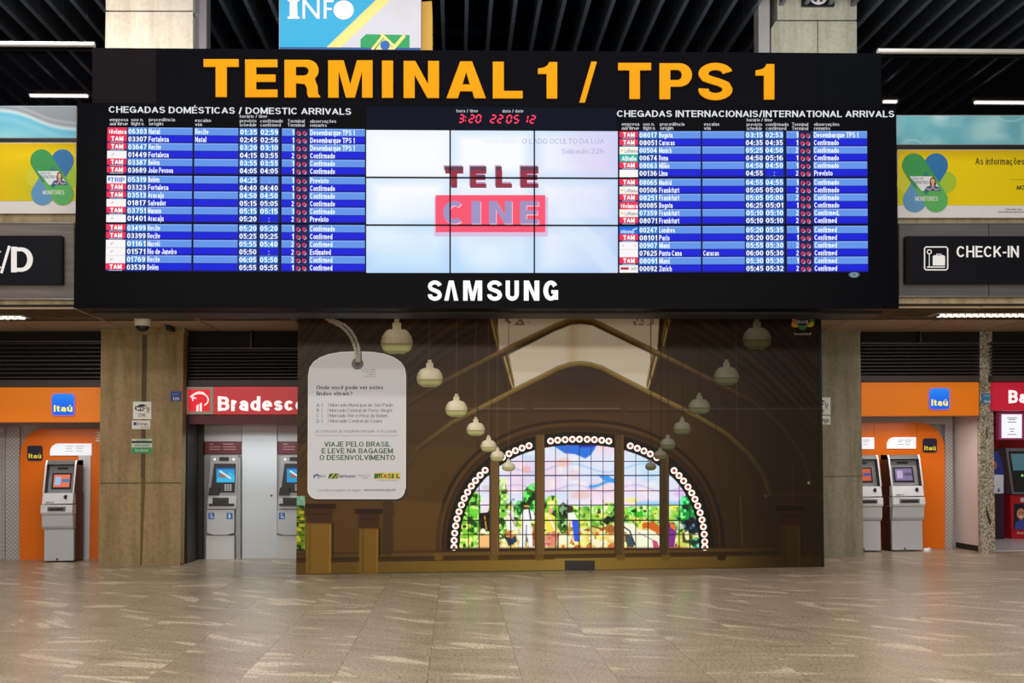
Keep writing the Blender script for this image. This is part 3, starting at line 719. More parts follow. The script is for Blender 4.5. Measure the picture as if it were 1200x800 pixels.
def table(data, TLc, TRc, BRc, BLc, cols):
    xl, xr = TLc[0], TRc[0]
    def M(x, v):
        u = (x - xl) / (xr - xl)
        t = (lerp(TLc[0], TRc[0], u), lerp(TLc[1], TRc[1], u)); b = (lerp(BLc[0], BRc[0], u), lerp(BLc[1], BRc[1], u))
        return (lerp(t[0], b[0], v), lerp(t[1], b[1], v))
    def q(acc, x0, x1, v0, v1, m_, off):
        acc.quad([M(x0, v0), M(x0, v1), M(x1, v1), M(x1, v0)], YB, m_, off)
    def tx(acc, s_, x0, x1, v0, v1, m_, bold=.02):
        bold = bold + .015
        h = v1 - v0
        A, B, C, D = M(x0, v0 + h * .14), M(x0, v0 + h * .85), M(x1, v0 + h * .14), M(x1, v0 + h * .85)
        acc.text(s_, (A[0] + B[0]) / 2, (C[0] + D[0]) / 2, A[1], B[1], YB, m_, .0075, bold, C[1], D[1])
    gs = [(0, .3245), (.3357, .660), (.672, 1.0)]
    for g, (va, vb) in enumerate(gs):
        for c in range(3):
            X0, X1 = cols['mon'][c]
            e0, e1 = va - .006, vb + .004
            mo = Acc().prism([M(X0 - .6, e0), M(X0 - .6, e1), M(X1 + .6, e1), M(X1 + .6, e0)], YB, .06, mat('monitor_frame', (3, 3, 8), .5, spec=.05), .003)
            mo = mo.build('monitor', board)
            base = Acc(); q(base, X0, X1, va, vb, NAVY, .0045); base.build('screen', mo)
            for r in range(6):
                sc = te = Acc()
                row = data[g * 6 + r]; v0 = lerp(va, vb, r / 6); v1 = lerp(va, vb, (r + 1) / 6); lt = r % 2 == 0; hh = v1 - v0
                def band(x0, x1, l, l2, d, d2):
                    if lt:
                        q(sc, x0, x1, v0, v0 + hh * .14, l2, .006); q(sc, x0, x1, v0 + hh * .14, v1 - hh * .06, l, .006)
                    else:
                        q(sc, x0, x1, v0, v1 - hh * .22, d, .006); q(sc, x0, x1, v1 - hh * .22, v1, d2, .006)
                if c == 0:
                    lx0, lx1 = cols['logo']; k = row[0]; lw = lx1 - lx0
                    bg = {'av': TRED, 'ta': TRED, 'go': LW, 'tr': LW, 'lu': glow(250, 246, 236), 'al': glow(38, 178, 160), 'wh': LW, 'ba': glow(20, 110, 225), 'aa': LW, 'sw': LW}[k]
                    q(sc, lx0, lx1, v0 + hh * .02, v1, bg, .006)
                    if k == 'ta':
                        q(sc, lx0, lx1, v1 - hh * .2, v1, TBLU, .0068); q(te, lx0 + lw * .15, lx1 - lw * .15, v1 - hh * .14, v1 - hh * .05, PALE, .0075)
                        tx(te, 'TAM', lx0 + lw * .2, lx1 - lw * .18, v0 + hh * .02, v1 - hh * .12, TXT, .06)
                    elif k == 'av': tx(te, '<Avianca', lx0 + lw * .08, lx1 - lw * .02, v0 + hh * .1, v1, TXT, .05)
                    elif k == 'tr': tx(te, 'TRIP', lx0 + lw * .18, lx1 - lw * .08, v0 + hh * .1, v1, glow(30, 110, 210), .03); q(te, lx0 + lw * .07, lx0 + lw * .16, v0 + hh * .2, v0 + hh * .7, glow(30, 130, 225), .0075)
                    elif k == 'lu': te.disc(*M(lx0 + lw * .13, (v0 + v1) / 2), 1.3, 1.3, YB, glow(238, 190, 90), .0075, 10); tx(te, 'Lufthansa', lx0 + lw * .28, lx1 - .4, v0 + hh * .22, v1 - hh * .1, glow(60, 60, 110), .0)
                    elif k == 'al': tx(te, 'Alitalia', lx0 + lw * .12, lx1 - lw * .1, v0 + hh * .12, v1, TXT, .05)
                    elif k == 'ba': tx(te, 'british airways', lx0 + lw * .08, lx1 - lw * .2, v0 + hh * .35, v1, TXT, .02); te.stroke([M(lx0 + lw * .7, v0 + hh * .5), M(lx1 - 1, v0 + hh * .25)], 1, YB, TXT, .0075)
                    elif k == 'sw': q(te, lx0 + lw * .06, lx0 + lw * .5, v0 + hh * .3, v0 + hh * .62, glow(190, 30, 70), .0075); tx(te, 'swiss', lx0 + lw * .6, lx1 - 1, v0 + hh * .1, v1 - hh * .2, glow(150, 120, 130), .0)
                    elif k == 'go': te.stroke([M(lx0 + lw * .22, v1 - hh * .35), M(lx0 + lw * .36, v0 + hh * .35)], .8, YB, glow(215, 170, 160), .0075); te.disc(*M(lx0 + lw * .3, (v0 + v1) / 2), 1.0, 1.0, YB, glow(225, 190, 170), .007, 8)
                    elif k == 'aa': te.disc(*M(lx0 + lw * .2, (v0 + v1) / 2), .8, .8, YB, glow(230, 130, 150), .0075, 8); te.disc(*M(lx1 - 3, (v0 + v1) / 2), .8, .8, YB, glow(230, 150, 160), .0075, 8)
                    nx0, nx1 = cols['num']; band(nx0, nx1, NL, LB, ND, ND); tx(te, row[1], nx0 + .6, nx1 - .8, v0, v1, TXT, .03)
                    ox0, ox1 = cols['org']; band(ox0, ox1, LB, LB2, DB, DB2)
                    tx(te, row[2], ox0 + .5, ox0 + .5 + 2.62 * len(row[2]) * (.93 if 'i' in row[2] else 1), v0, v1, TXT, .03)
                elif c == 1:
                    x0, x1 = cols['via']; band(x0, x1, LB, LB2, DB, DB2)
                    if row[3]: tx(te, row[3], x0 + .8, x0 + .8 + 2.6 * len(row[3]), v0, v1, TXT, .03)
                    for j, key in ((4, 'sch'), (5, 'cnf')):
                        x0, x1 = cols[key]; cc = row[j]
                        band(x0, x1, NL if cc else LB, LB, ND if cc else DB, ND)
                        if cc: tx(te, cc, x0 + .4, x1 - .4, v0, v1, TXT, .03)
                        else: tx(te, ':', (x0 + x1) / 2 - .5, (x0 + x1) / 2 + .6, v0, v1, PALE, .02)
                else:
                    x0, x1 = cols['ter']; band(x0, x1, LB, LB2, DB, DB2)
                    if lt:
                        for xx in (.33, .62): q(sc, lerp(x0, x1, xx), lerp(x0, x1, xx) + .5, v0, v1, NL, .0066)
                    tx(te, row[6], x1 - (3.0 if row[6] == '2' else 2.4) - .6, x1 - .7, v0, v1, TXT, .03)
                    d0, d1 = cols['dots']
                    for xx in (d0, d1):
                        A = M(xx, (v0 + v1) / 2 + hh * .08)
                        te.disc(A[0] + 1.0, A[1] + .8, 2.0, 2.3, YB, PALE, .0063, 8); te.disc(A[0], A[1], 2.3, 2.5, YB, DOTR, .0075, 10); te.disc(A[0] + .5, A[1] + .6, 1.0, 1.1, YB, NAVY, .008, 8)
                    x0, x1 = cols['rem']; band(x0, x1, LB, LB2, DB, DB2)
                    tx(te, row[7], x0 + .8, x0 + .8 + (52 if row[7][0] == 'D' else 2.9 * len(row[7]) if row[7][0] == 'C' else 2.7 * len(row[7])), v0, v1, TXT, .03)
                sc.build('table_row', mo)
table(DOM, (125.6, 149.0), (428, 151.2), (428, 318.5), (123.3, 317.4),
      dict(mon=[(125.6, 226.6), (227.4, 328.4), (329.4, 428)], logo=(126, 148.7), num=(150, 172.8), org=(173.8, 225.6), via=(228, 279.3), sch=(281, 301.6), cnf=(305, 326.3), ter=(330.5, 345.5), dots=(349.6, 356.6), rem=(362.8, 427.6)))
table(INT, (725.6, 153.8), (1016.2, 153.6), (1017.4, 318.6), (725.6, 319.4),
      dict(mon=[(725.6, 821.6), (822.4, 919.4), (920.4, 1016.2)], logo=(726, 747.6), num=(748.8, 770.6), org=(771.8, 821), via=(823, 872.3), sch=(873.6, 894.2), cnf=(896.6, 917.8), ter=(921.6, 936), dots=(940, 946.6), rem=(953, 1016)))

# ---- video wall
VX = [(429.2, 526.9), (528.1, 625.6), (626.8, 724.0)]
VY = [(152.2, 206.9), (208.5, 262.8), (264.4, 319.6)]
VW = vc_mat('video_picture', 1.0)
def vy(y, x): return y + (x - 428) * (.0052 if y < 160 else .004 if y < 215 else .0025 if y < 270 else .0)
for i, (xa_, xb_) in enumerate(VX):
    for j, (ya_, yb_) in enumerate(VY):
        mo = Acc().prism([(xa_ - .7, vy(ya_, xa_) - .9), (xa_ - .7, vy(yb_, xa_) + .9), (xb_ + .7, vy(yb_, xb_) + .9), (xb_ + .7, vy(ya_, xb_) - .9)], YB, .06, MATS['monitor_frame'], .003).build('monitor', board)
        p = Paint(xa_, xb_, ya_, yb_, 3.0)
        X, Y = p.X, p.Y
        p.fill((247, 249, 253))
        p.mix(np.clip((Y - 225) / 150, 0, .6) * (.5 + noise2(X, Y, 38, 3)), (176, 216, 250))
        p.mix(np.clip((X - 610) / 190, 0, .55), (196, 206, 246))
        e = np.minimum(np.minimum(X - xa_, xb_ - X), np.minimum((Y - ya_) * 1.3, (yb_ - Y) * 1.3))
        p.mix(np.clip(1 - e / 16, 0, 1) * .38 * (1 if (i, j) != (0, 0) else .25), (160, 200, 242))
        p.mix(np.clip(.8 - np.hypot((X - 700) / 60, (Y - 175) / 50), 0, .4), (220, 196, 240))
        p.mix(np.clip(1 - np.abs(np.hypot(X - 560, Y - 420) - 190) / 14, 0, .35), (226, 240, 252))
        p.mix(np.clip(1 - np.hypot((X - 578) / 84, (Y - 252) / 40), 0, 1) * .5, (190, 180, 228))
        for r_ in range(p.ny):
            y_ = lerp(ya_, yb_, r_ / (p.ny - 1)); p.Y[r_] = [vy(ya_, x) + (vy(yb_, x) - vy(ya_, x)) * r_ / (p.ny - 1) for x in p.X[r_]]
        p.build('screen', YB, VW, mo, .0045)
lg = Acc()
TD1, TD2 = glow(150, 44, 66), glow(96, 60, 84)
for ch, x0, x1 in (('T', 521, 543), ('E', 551, 570), ('L', 581, 600), ('E', 610, 631)):
    lg.glyph(ch, x0 - 1.2, x1 - 1.2, 193.5, 218, YB, glow(188, 150, 184), .0052)
    lg.glyph(ch, x0, x1, 195, 220, YB, TD2, .0058)
    lg.glyph(ch, x0 + .8, x1, 199.5, 219, YB, TD1, .0064)
lg.build('broadcast_lettering', board)
lg = Acc()
lg.rect(509, 231, 642, 277, YB, glow(214, 190, 226), .0050)
lg.rect(510.5, 228.5, 639, 272, YB, glow(250, 84, 112), .0056)
for ch, x0, x1 in (('C', 519, 543), ('I', 552.5, 563), ('N', 573, 600), ('E', 609.5, 631)):
    lg.glyph(ch, x0 + .9, x1 + .9, 236.6, 263.4, YB, glow(255, 190, 204), .0062)
    lg.glyph(ch, x0, x1, 235.5, 262, YB, glow(158, 146, 196), .0068)
lg.build('broadcast_banner', board)
LV = glow(176, 184, 222)
Acc().text('O LADO OCULTO DA LUA', 612, 708, 162.2, 168.6, YB, LV, .0052, .02).build('broadcast_caption', board)
Acc().text('Sábado.22h', 658, 708, 174, 180, YB, LV, .0052, .02).build('broadcast_caption', board)
Acc().text('TRANSFORMERS:', 566, 608, 163.5, 168.2, YB, glow(226, 230, 246), .0052, .01).build('broadcast_caption', board)
# bezels in front of the picture
bz = Acc(); BZ = MATS['monitor_frame']
for x in (527.5, 626.2): bz.slab(x - .85, 152.6, x + .85, 319.6, YB, .02, BZ, .0085)
for y in (207.7, 263.6): bz.prism([(429, y - .95), (429, y + .95), (724, y + 2.15 - (y > 230) * .6), (724, y + .25 - (y > 230) * .6)], YB, .02, BZ, .0085)
bz.build('bezel_strip', board)
a = Acc(); a.disc(1001, 321.8, 6.5, 3.6, YB, mat('maker_badge', (70, 110, 130), .4), .003, 16); a.ring(1001, 321.8, 2.8, 4.0, YB, ink(150, 185, 200), .005, 16, ry=.6)
a.build('round_badge', board)

#==============================================================================================
# HANGING INFO SIGN
#==============================================================================================
YI = 12.95
t = thing('hanging_sign', (P(412, 30, YI).x, YI, P(412, 58, YI).z), 'blue and grey information sign hanging above the arrivals board', 'sign')
Acc().prism([(327, -66), (327, 60), (493.5, 61), (493.5, -66)], YI, .16, mat('sign_case', (190, 196, 208), .5)).build('case', t)
Acc().prism([(494.2, 2), (494.2, 62), (506, 62), (506, 1.2)], YI, .5, mat('sign_yellow', (238, 188, 76), .5), off=-.2).build('side_wing', t, label='yellow side panel')
a = Acc(); CY = mat('sign_cyan', (0, 168, 222), .4, emit=(0, 160, 215), es=.25)
a.quad([(327.6, -65), (327.6, 56), (382, 56), (440, 0), (505, -65)][:4] + [(493, -52), (493, -65)], YI, CY, .003)
a.quad([(381.5, 56.5), (398, 57), (457, 0), (493, -35), (493, -52), (440.5, 0)], YI, mat('sign_pale_yellow', (244, 228, 138), .4, emit=(240, 224, 130), es=.2), .004)
a.quad([(398, 57), (493, 58), (493, -35), (457, 0)], YI, mat('sign_lilac', (206, 210, 228), .4, emit=(206, 210, 228), es=.2), .003)
a.quad([(327.6, 55), (327.6, 58), (493, 59), (493, 56)], YI, ink(20, 90, 170), .005)
a.build('face_print', t)
a = Acc(); WI = mat('sign_white', (236, 232, 244), .4, emit=(240, 236, 245), es=.25)
a.quad([(337, 22), (351, 22), (351, 19.6), (348.5, 19.2), (348.5, 2), (351, 1), (351, -3), (337, -3), (337, 1), (339.5, 2), (339.5, 19.2), (337, 19.6)], YI, WI, .006)
a.stroke([(356, 22), (356, -1)], 3, YI, WI, .006); a.stroke([(355.5, -1), (373, 21.5)], 3.2, YI, WI, .0065); a.stroke([(373, 22), (373, -1)], 3, YI, WI, .006)
a.stroke([(381, 22), (381, -1)], 3.2, YI, WI, .006); a.stroke([(381, 1), (391, 1)], 3.2, YI, WI, .006); a.stroke([(381, 10.4), (389, 10.4)], 3, YI, WI, .0062)
a.disc(402.7, 11.6, 11.9, 11.2, YI, WI, .007, 32)
a.build('lettering', t)
a = Acc(); GN = mat('sign_green', (0, 160, 92), .4, emit=(0, 160, 92), es=.15); PY = MATS['sign_pale_yellow']
a.quad([(422.5, 58), (422.5, 46), (429, 40), (480, 41), (480, 58)], YI, GN, .005)
a.stroke([(436, 58), (449, 42), (455, 48), (463, 55)], 3.2, YI, PY, .007); a.stroke([(447, 40), (462, 54), (474, 41)], 3.2, YI, PY, .0072); a.stroke([(461, 57), (474, 42)], 3.4, YI, PY, .0074)
a.quad([(440, 58), (450, 45), (462, 58)], YI, PY, .007)
a.disc(451.2, 53, 5.6, 5.6, YI, mat('sign_blue', (22, 96, 190), .4, emit=(22, 96, 190), es=.2), .009, 24)
a.build('operator_emblem', t)
a = Acc(); W2 = mat('sign_faint_white', (226, 230, 238), .4)
for p_ in ([(463.5, 3.3), (481, 3.3)], [(463.5, 21), (481, 21)], [(463.8, 3.3), (463.8, 21)], [(480.8, 3.3), (480.8, 21)]): a.stroke(p_, .8, YI, W2, .006)
a.disc(468.8, 5.6, 1.3, 1.3, YI, W2, .006, 10); a.ring(470.3, 14, 4.0, 5.4, YI, W2, .006, 20, 20, 290); a.stroke([(469, 7), (469.6, 12.5), (474.5, 12.5), (477, 18), (479, 17.2)], 1.2, YI, W2, .0065)
a.build('wheelchair_symbol', t)
# small round sign at the top of the right column
t = thing('column_sign', (P(959, 5, YCR).x, YCR, P(959, 5, YCR).z), 'black plate with a white ring at the top of the right concrete column', 'sign')
Acc().slab(940, -40, 978, 7, YCR, .05, BLACK, .06).build('plate', t)
a = Acc(); a.ring(959, -6, 9, 11.5, YCR, ink(230, 230, 230), .065, 28); a.disc(959, -6, 9, 9, YCR, ink(225, 225, 225), .063, 28); a.rect(954, -8, 957.5, 2, YCR, ink(40, 36, 36), .066); a.rect(960.5, -8, 964, 2, YCR, ink(120, 30, 30), .066)
a.build('symbol', t)

#==============================================================================================
# MEZZANINE FRONT: glass, friezes, banners, cladding, signs
#==============================================================================================
YG = YF - .04
def balustrade(x0, x1, yt, yb, seam, rail, label):
    t = thing('glass_balustrade', (P((x0 + x1) / 2, yb, YG).x, YG, P(300, yb, YG).z), label, 'balustrade')
    xs = [x0] + seam + [x1]
    for a_, b_ in zip(xs[:-1], xs[1:]):
        Acc().prism([(a_ + .3, yt(a_)), (a_ + .3, yb), (b_ - .3, yb), (b_ - .3, yt(b_))], YG, .03, BLACKG).build('glass_pane', t)
    rx0, rx1, ry = rail
    A, B = P(rx0, ry[0], YG - .06), P(rx1, ry[1], YG - .06)
    acc = Acc(); n = 12
    d = (B - A)
    vs = []
    for E in (A, B): vs += [(E.x, E.y + .034 * math.cos(2 * math.pi * i / n), E.z + .034 * math.sin(2 * math.pi * i / n)) for i in range(n)]
    acc.add(vs, [[i, (i + 1) % n, n + (i + 1) % n, n + i] for i in range(n)] + [list(range(n)), list(range(n, 2 * n))[::-1]], mat('steel_rail', (232, 232, 236), .35, .35))
    acc.build('handrail', t, smooth=False)
    a = Acc()
    for s_ in [x0 + 10] + seam + [x1 - 10]:
        a.slab(s_ - 1.2, ry[0] - 1, s_ + 1.2, ry[0] + 10, YG + .0, .04, mat('steel_dark', (90, 90, 95), .35, .8), -.035)
    a.build('rail_bracket', t)
balustrade(-150, 110, lambda x: 54, 123, [5], (-150, 111, (50.6, 52.2)), 'black glass balustrade with steel rail at the upper left of the board')
balustrade(1029, 1380, lambda x: 63, 133.6, [1125], (1028.5, 1380, (60, 61)), 'black glass balustrade with steel rail at the upper right of the board')

def frieze(name, x0, x1, y0, y1, label, seed):
    t = thing(name, (P((x0 + x1) / 2, y1, YG).x, YG, P(500, y1, YG).z), label, 'banner')
    Acc().slab(x0, y0, x1, y1, YG, .05, mat('frieze_frame', (150, 170, 180), .4)).build('backing', t)
    p = Paint(x0 + .4, x1 - .4, y0 + .8, y1 - .8, 1.5); X, Y = p.X, p.Y
    if seed == 1:
        p.fill((96, 176, 208)); c = 128 + 16 * np.exp(-((X - 20) / 40) ** 2) * 0
        k = Y - (y0 + 4 + 24 / (1 + np.exp(-(X - 42) / 14)))
        p.mix(np.clip(-k / 2 + .5, 0, 1), (128, 138, 150)); p.mix(np.exp(-(k / 2.4) ** 2) * .7, (210, 224, 230)); p.mix(np.exp(-((k + 7) / 1.6) ** 2) * .5, (190, 190, 196))
        p.mix(np.clip(1 - np.hypot((X - 5) / 70, (Y - (y1 + 4)) / 24), 0, .8), (160, 214, 230))
        p.mix(np.exp(-((k - 10) / 4) ** 2) * .4, (160, 210, 228))
    else:
        p.fill((120, 188, 206)); n_ = noise2(X, Y, 22, 5); p.mix(np.clip((n_ - .4) * 2, 0, .8), (172, 216, 226)); p.mix(np.clip((noise2(X, Y, 14, 8) - .55) * 2, 0, .6), (88, 164, 190))
        for cx, cy, r in ((1068, 170, 12), (1106, 134, 9), (1184, 134, 16)): p.line([(cx + r * math.cos(a_ / 6), cy + r * math.sin(a_ / 6) * .5) for a_ in range(38)], 1.4, (190, 226, 234), .6)
    p.build('sky_print', YG, vc_mat('print_soft'), t, .003)
frieze('printed_frieze', -150, 89.5, 124, 162, 'strip of pale blue sky print left of the board under black glass', 1)
frieze('printed_frieze', 1050.5, 1380, 135, 169.5, 'strip of pale blue sky print right of the board under black glass', 2)
Acc().slab(-150, 162, 90, 167, YG, .05, BLACK).build('trim_2', kind='structure')
Acc().slab(1050.5, 169.5, 1380, 175, YG, .05, BLACK).build('trim_3', kind='structure')

def banner(x0, x1, y0, ys, y1, cx, cy, sc, label, right):
    t = thing('information_banner', (P((x0 + x1) / 2, y1, YG).x, YG, P(500, y1, YG).z), label, 'banner')
    Acc().slab(x0, y0, x1, y1, YG, .04, ink(222, 222, 226)).build('backing', t)
    p = Paint(x0 + .3, x1 - .3, y0 + .5, ys, 2.0); X, Y = p.X, p.Y
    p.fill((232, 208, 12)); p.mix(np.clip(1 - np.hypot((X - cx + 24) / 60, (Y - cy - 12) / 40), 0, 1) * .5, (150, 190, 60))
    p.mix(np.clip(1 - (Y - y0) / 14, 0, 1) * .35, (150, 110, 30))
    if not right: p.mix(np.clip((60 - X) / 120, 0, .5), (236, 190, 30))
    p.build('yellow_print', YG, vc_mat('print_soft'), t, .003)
    a = Acc(); gr, bl, lm, lb, lg_ = ink(48, 150, 78), ink(30, 112, 178), ink(160, 196, 40), ink(90, 150, 200), ink(84, 176, 92)
    q = lambda u, v: (cx + u * sc, cy + v * sc)
    def petal(u0, v0, u1, v1, r, m1, m2, off):
        (ax, ay), (bx, by) = q(u0, v0), q(u1, v1)
        dx, dy = bx - ax, by - ay; l = math.hypot(dx, dy); nx, ny = -dy / l * r * sc, dx / l * r * sc
        mx_, my_ = (ax + bx) / 2, (ay + by) / 2
        a.quad([(ax + nx, ay + ny), (mx_ + nx, my_ + ny), (mx_ - nx, my_ - ny), (ax - nx, ay - ny)], YG, m1, off)
        a.quad([(mx_ + nx, my_ + ny), (bx + nx, by + ny), (bx - nx, by - ny), (mx_ - nx, my_ - ny)], YG, m2, off)
        a.disc(ax, ay, r * sc, r * sc, YG, m1, off, 24); a.disc(bx, by, r * sc, r * sc, YG, m2, off, 24)
    a.disc(*q(-22, 0), 12 * sc, 12 * sc, YG, ink(206, 204, 40), .0045, 24); a.disc(*q(23, -1), 13 * sc, 13 * sc, YG, lm, .0045, 24)
    petal(12, -21, -13, 20, 14, bl, lb, .006); petal(-14, -21, 12, 20, 14, gr, lg_, .0075)
    a.quad([q(0, -14), q(10, 0), q(0, 14), q(-10, 0)], YG, ink(20, 124, 120), .009)
    a.quad([q(-19, -8), q(7, -8), q(18, 9), q(-5, 9)], YG, ink(226, 232, 238), .0105)
    a.build('petal_emblem', t)
    a = Acc()
    a.quad([q(-2, 9), q(1, 4), q(8, 2.5), q(15, 4.5), q(18, 9)], YG, ink(40, 84, 160), .012)
    a.quad([q(5, 4), q(4.2, -1), q(5.5, -6), q(8.5, -7.2), q(11.2, -5.5), q(12.3, 0), q(11.4, 4)], YG, ink(92, 60, 42), .0128)
    a.disc(*q(8.2, -2.2), 2.3 * sc, 3.2 * sc, YG, ink(222, 176, 148), .0136, 14); a.quad([q(7, 0), q(9.4, 0), q(9.8, 4), q(6.6, 4)], YG, ink(214, 168, 140), .0132)
    a.stroke([q(1, 6.5), q(5, 8), q(8.2, 4.6), q(11.5, 8), q(15.5, 6.6)], 1.4 * sc, YG, ink(222, 176, 148), .0136)
    a.build('woman_portrait', t, label='printed picture of a woman in a blue shirt')
    a = Acc()
    a.text('FIQUE POR', *[q(u, 0)[0] for u in (-15.5, -3)], q(0, -6.6)[1], q(0, -4)[1], YG, ink(40, 110, 160), .012, .02)
    a.text('DENTRO', *[q(u, 0)[0] for u in (-14, 3)], q(0, -2.8)[1], q(0, 1.2)[1], YG, ink(40, 110, 160), .012, .03)
    a.text('MONITORES', *[q(u, 0)[0] for u in (-12.5, 14)], q(0, 15.5)[1], q(0, 21)[1], YG, ink(235, 240, 240), .012, .03)
    if right:
        k_ = ink(40, 36, 20)
        a.text('As informações sobre', 1143, 1224, 184.6, 193, YG, k_, .005, .03)
        a.text('MONITORES', 1191, 1226, 217, 222.4, YG, k_, .005, .04, sh=1.2)
        a.text('Para saber mais:', 1179, 1198, 244, 246, YG, k_, .005, 0.01); a.text('www.infraero.gov.br/monitores', 1170, 1212, 247, 249, YG, k_, .005, 0.01)
        a.stroke([(1184, 210.5), (1230, 210.5)], .5, YG, ink(170, 150, 20), .005)
    a.build('lettering', t)
banner(-150, 89, 167, 235.5, 250, 62, 208, .95, 'yellow banner with petal emblem and woman, left of the board, cut by its edge', False)
banner(1052, 1380, 175.3, 240.5, 255, 1085, 214.5, 1.0, 'yellow banner with petal emblem and black words, right of the board', True)

def cladding(x0, x1, y0, y1, seams, m_, label):
    t = thing('cladding_panel', (P((x0 + x1) / 2, y1, YG).x, YG, P(500, y1, YG).z), label, 'wall panel')
    xs = [x0] + seams + [x1]
    for a_, b_ in zip(xs[:-1], xs[1:]):
        bevel(Acc().slab(a_ + .5, y0, b_ - .5, y1, YG, .04, m_).build('metal_panel', t), .004, 1)
    a = Acc(); a.slab(x0, y0 - 1.2, x1, y0, YG, .05, mat('steel_trim', (150, 148, 148), .35, .7), .01); a.slab(x0, y1, x1, y1 + 1.2, YG, .05, MATS['steel_trim'], .01); a.build('edge_trim', t)
cladding(-150, 87, 261.5, 349.5, [], BRUSH, 'brushed grey metal panel behind the gate letters sign')
cladding(1053.5, 1380, 262, 346.5, [1158.8], BRUSHR, 'grey metal panel behind the check-in sign')
SB = mat('sign_black', (12, 14, 24), .45, spec=.15)
t = thing('gate_sign', (P(20, 333, YG).x, YG, P(20, 333, YG).z), 'black sign with white letters C/D left of the board', 'sign')
bevel(Acc().slab(-150, 276, 72.5, 332.5, YG, .08, SB, .1).build('box', t), .006, 1)
a = Acc(); WS = mat('sign_letters', (232, 234, 236), .5, emit=(230, 232, 236), es=.25)
a.text('C', -23, 1.5, 289, 319, YG, WS, .104, .03); a.stroke([(1.5, 320), (11, 288)], 3.2, YG, WS, .104); a.text('D', 13, 38.5, 289, 319, YG, WS, .104, .045)
a.build('lettering', t)
t = thing('check_in_sign', (P(1130, 331, YG).x, YG, P(1130, 331, YG).z), 'dark sign with suitcase symbol and white check-in lettering right of the board', 'sign')
bevel(Acc().slab(1062, 276.5, 1380, 331.5, YG, .08, SB, .1).build('box', t), .006, 1)
a = Acc(); a.text('CHECK-IN', 1121, 1194, 288.0, 301.4, YG, WS, .104, .035); a.build('lettering', t)
a = Acc()
a.poly([[(1085, 288.5), (1109, 288.5), (1111.3, 290.8), (1111.3, 314.5), (1109, 316.8), (1085, 316.8), (1082.7, 314.5), (1082.7, 290.8)],
        [(1085.3, 290), (1108.7, 290), (1109.8, 291.1), (1109.8, 314.2), (1108.7, 315.3), (1085.3, 315.3), (1084.2, 314.2), (1084.2, 291.1)]], YG, WS, .104)
a.quad([(1093, 300.5), (1093, 311), (1107.5, 311), (1107.5, 300.5), (1106, 299), (1094.5, 299)], YG, WS, .104); a.stroke([(1097.5, 299.5), (1097.5, 297.7), (1103, 297.7), (1103, 299.5)], 1, YG, WS, .104)
a.ring(1089, 295, 1.8, 3.0, YG, WS, .104, 16); a.stroke([(1089, 297), (1089, 312)], 1, YG, WS, .104); a.stroke([(1086.5, 312.8), (1107.5, 312.8)], 1.4, YG, WS, .104)
a.build('suitcase_symbol', t)

# recessed strip lamps in the soffit
LAMP = mat('lamp_tube', None, .4, emit=(255, 250, 240), es=3.0)
def soffit_lamp(pxa, pxb, py, label):
    A, B = G(pxa, py, SOFZ), G(pxb, py, SOFZ)
    t = thing('strip_lamp', ((A.x + B.x) / 2, A.y, SOFZ), label, 'lamp')
    y = A.y
    Acc().box(A.x - .05, B.x + .05, y - .12, y + .14, SOFZ - .012, SOFZ, mat('lamp_white', (200, 190, 175), .5)).build('housing', t)
    a = Acc(); 
    for dy in (-.06, .06): a.box(A.x, B.x, y + dy - .022, y + dy + .022, SOFZ - .03, SOFZ - .012, LAMP)
    a.build('tube', t)
    n = int((B.x - A.x) / .09); a = Acc()
    for i in range(n + 1): a.box(A.x + i * .09 - .006, A.x + i * .09 + .006, y - .1, y + .12, SOFZ - .04, SOFZ - .012, mat('lamp_louvre', (170, 160, 150), .3, .8))
    a.build('louvre', t)
soffit_lamp(-60, 27, 370.5, 'bright strip lamp in the soffit at the left edge below the gate sign')
soffit_lamp(1097, 1290, 368, 'bright strip lamp in the soffit below the check-in sign')
# ceiling tube rows (mirrored in the black glass) 
MIR = 2 * YG - 7.2
for (xa_, xb_, yy_, zz, lab) in ((P(34, 111, MIR).x, P(104, 111, MIR).x, 7.2, P(70, 111, MIR).z, 'short fluorescent batten under the ceiling fins, leftmost of three'), (P(1034, 118, MIR).x, P(1052, 118, MIR).x, 7.2, P(1045, 118, MIR).z, 'very short fluorescent batten under the ceiling fins at right'),
                                 (P(1141, 119, MIR).x, P(1290, 119, MIR).x, 7.2, P(1170, 119, MIR).z, 'long fluorescent batten under the ceiling fins at far right')):
    t = thing('ceiling_batten', ((xa_ + xb_) / 2, yy_, zz), lab, 'lamp')
    Acc().box(xa_, xb_, yy_ - .06, yy_ + .06, zz, zz + .07, mat('lamp_white')).build('housing', t)
    Acc().box(xa_ + .02, xb_ - .02, yy_ - .03, yy_ + .03, zz - .04, zz, mat('bright_tube', None, .4, emit=(255, 252, 246), es=22)).build('tube', t)

